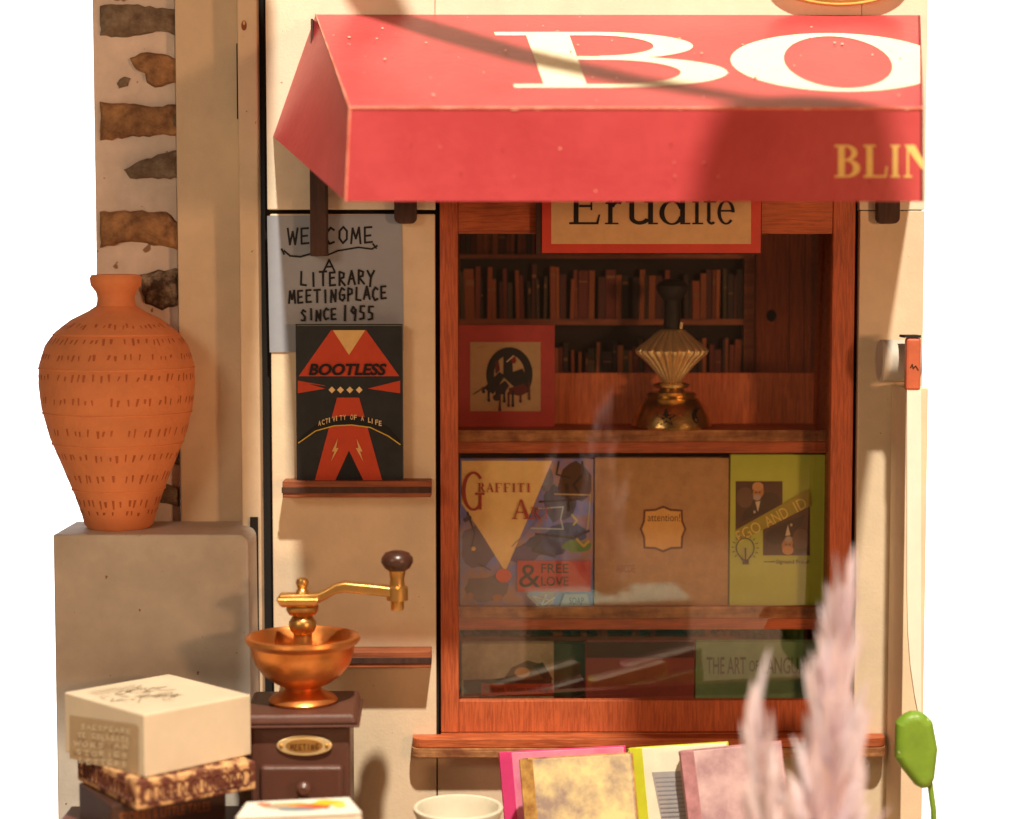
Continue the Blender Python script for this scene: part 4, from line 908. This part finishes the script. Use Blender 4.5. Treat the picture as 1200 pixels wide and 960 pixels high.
lean_book('mauve_book', 'mauve pink book with a cloudy cover, rightmost of the row and behind the lavender', (795, 882), (914, 872), -.165, .2, -8, -10, -7, .020, mat('mauve_cover', (.66, .47, .47), .5, scale=22, col2=(.42, .26, .29), lo=.36, hi=.62), mat('mauve_spine', (.50, .24, .26), .5, scale=40, var=.2))
lean_book('lime_green_thin_book', 'thin lime and black book just showing between the white and mauve books', (786, 884), (900, 880), -.110, .2, -7, -14, -7, .008, mat('black_lime_cover', (.05, .05, .04), .5, scale=30, col2=(.5, .55, .04), lo=.45, hi=.55), mat('lime_edge', (.5, .55, .04), .5))

# book box lying just below the picture; the pane mirrors it
mb_t = root('mint_box', 'dark teal box with a mint lid in front, mirrored low in the window pane', 'box', (.275, -.50, 0))
MB().box(.16, .39, -.545, -.452, 0, .186).build('case', mat('teal_case', (.16, .45, .38), .5, var=.1), mb_t, bevel=.002)
MB().box(.158, .392, -.547, -.450, .1865, .1975).build('lid', mat('mint_lid', (.60, .88, .74), .5, var=.05), mb_t, bevel=.002)
# ============================================================ LAVENDER
pet = MB(); n = 10
def petal_mesh(nm, ln, wd):
    rings = [(0, .25), (.2, .8), (.45, 1), (.7, .8), (.9, .4), (1, .04)]; vs = []; fs = []
    for (h_, r_) in rings:
        bd = wd*1.2*h_*h_
        vs += [(bd-wd*r_*.4, -wd*r_, ln*h_), (bd+wd*r_*.35, 0, ln*h_), (bd-wd*r_*.4, wd*r_, ln*h_)]
    for i in range(len(rings)-1):
        fs += [(i*3, i*3+1, i*3+4, i*3+3), (i*3+1, i*3+2, i*3+5, i*3+4)]
    me = bpy.data.meshes.new(nm); me.from_pydata(vs, [], fs); me.materials.append(M['lav']); me.polygons.foreach_set('use_smooth', [True]*len(fs)); return me
pms = [petal_mesh('petal', l_, w_) for l_, w_ in ((.074, .0040), (.060, .0046), (.088, .0036), (.052, .0050))]
def lavender(label, tip, base, Y, n, wtop, wbot, seed, l0=1.0):
    random.seed(seed); tipv = P(*tip, Y); bas = P(*base, Y)
    full = Vector((bas.x+(bas.x-tipv.x)*.3, Y, 0))
    t = root('lavender_stem', label, 'lavender', full, 'lavender stems in the foreground')
    MB().tube([full, bas, (bas+tipv)/2, tipv+Vector((0, 0, -.03))], [.0035, .003, .0025, .0012], 8).build('stem', M['lav_stem'], t, smooth=True)
    for i in range(n):
        f = (i+.5)/n; pz = tipv+(bas-tipv)*(f**.9); wd = wtop+(wbot-wtop)*f
        a = i*2.399+random.uniform(-.4, .4); tiltv = (.10+.38*f)*random.uniform(.4, 1.35)
        dr_ = Vector((math.cos(a)*math.sin(tiltv), math.sin(a)*math.sin(tiltv), math.cos(tiltv)))
        o = bpy.data.objects.new('petal', random.choice(pms)); COL.objects.link(o); o.parent = t
        o.location = pz+Vector((math.cos(a), math.sin(a), 0))*wd*.25-Vector((0, 0, .03))-t.location
        o.rotation_euler = (dr_.to_track_quat('Z', 'Y') @ Matrix.Rotation(random.uniform(0, 6.28), 3, 'Z').to_quaternion()).to_euler()
        s_ = l0*random.uniform(.75, 1.2); o.scale = (s_*1.15, s_*1.15, s_)
    return t
LV = -.62
lavender('tall pale pink lavender spike in the right foreground, the tallest stem', (985, 712), (962, 1010), LV, 200, .007, .044, 3)
lavender('short pale lavender spike left of the tall one, in front of the mauve book', (884, 805), (905, 1010), LV-.03, 24, .002, .026, 5, .85)
lavender('low pale lavender tuft right of the tall spike, against the cream wall', (1008, 830), (975, 1040), LV+.03, 50, .006, .04, 8, .9)
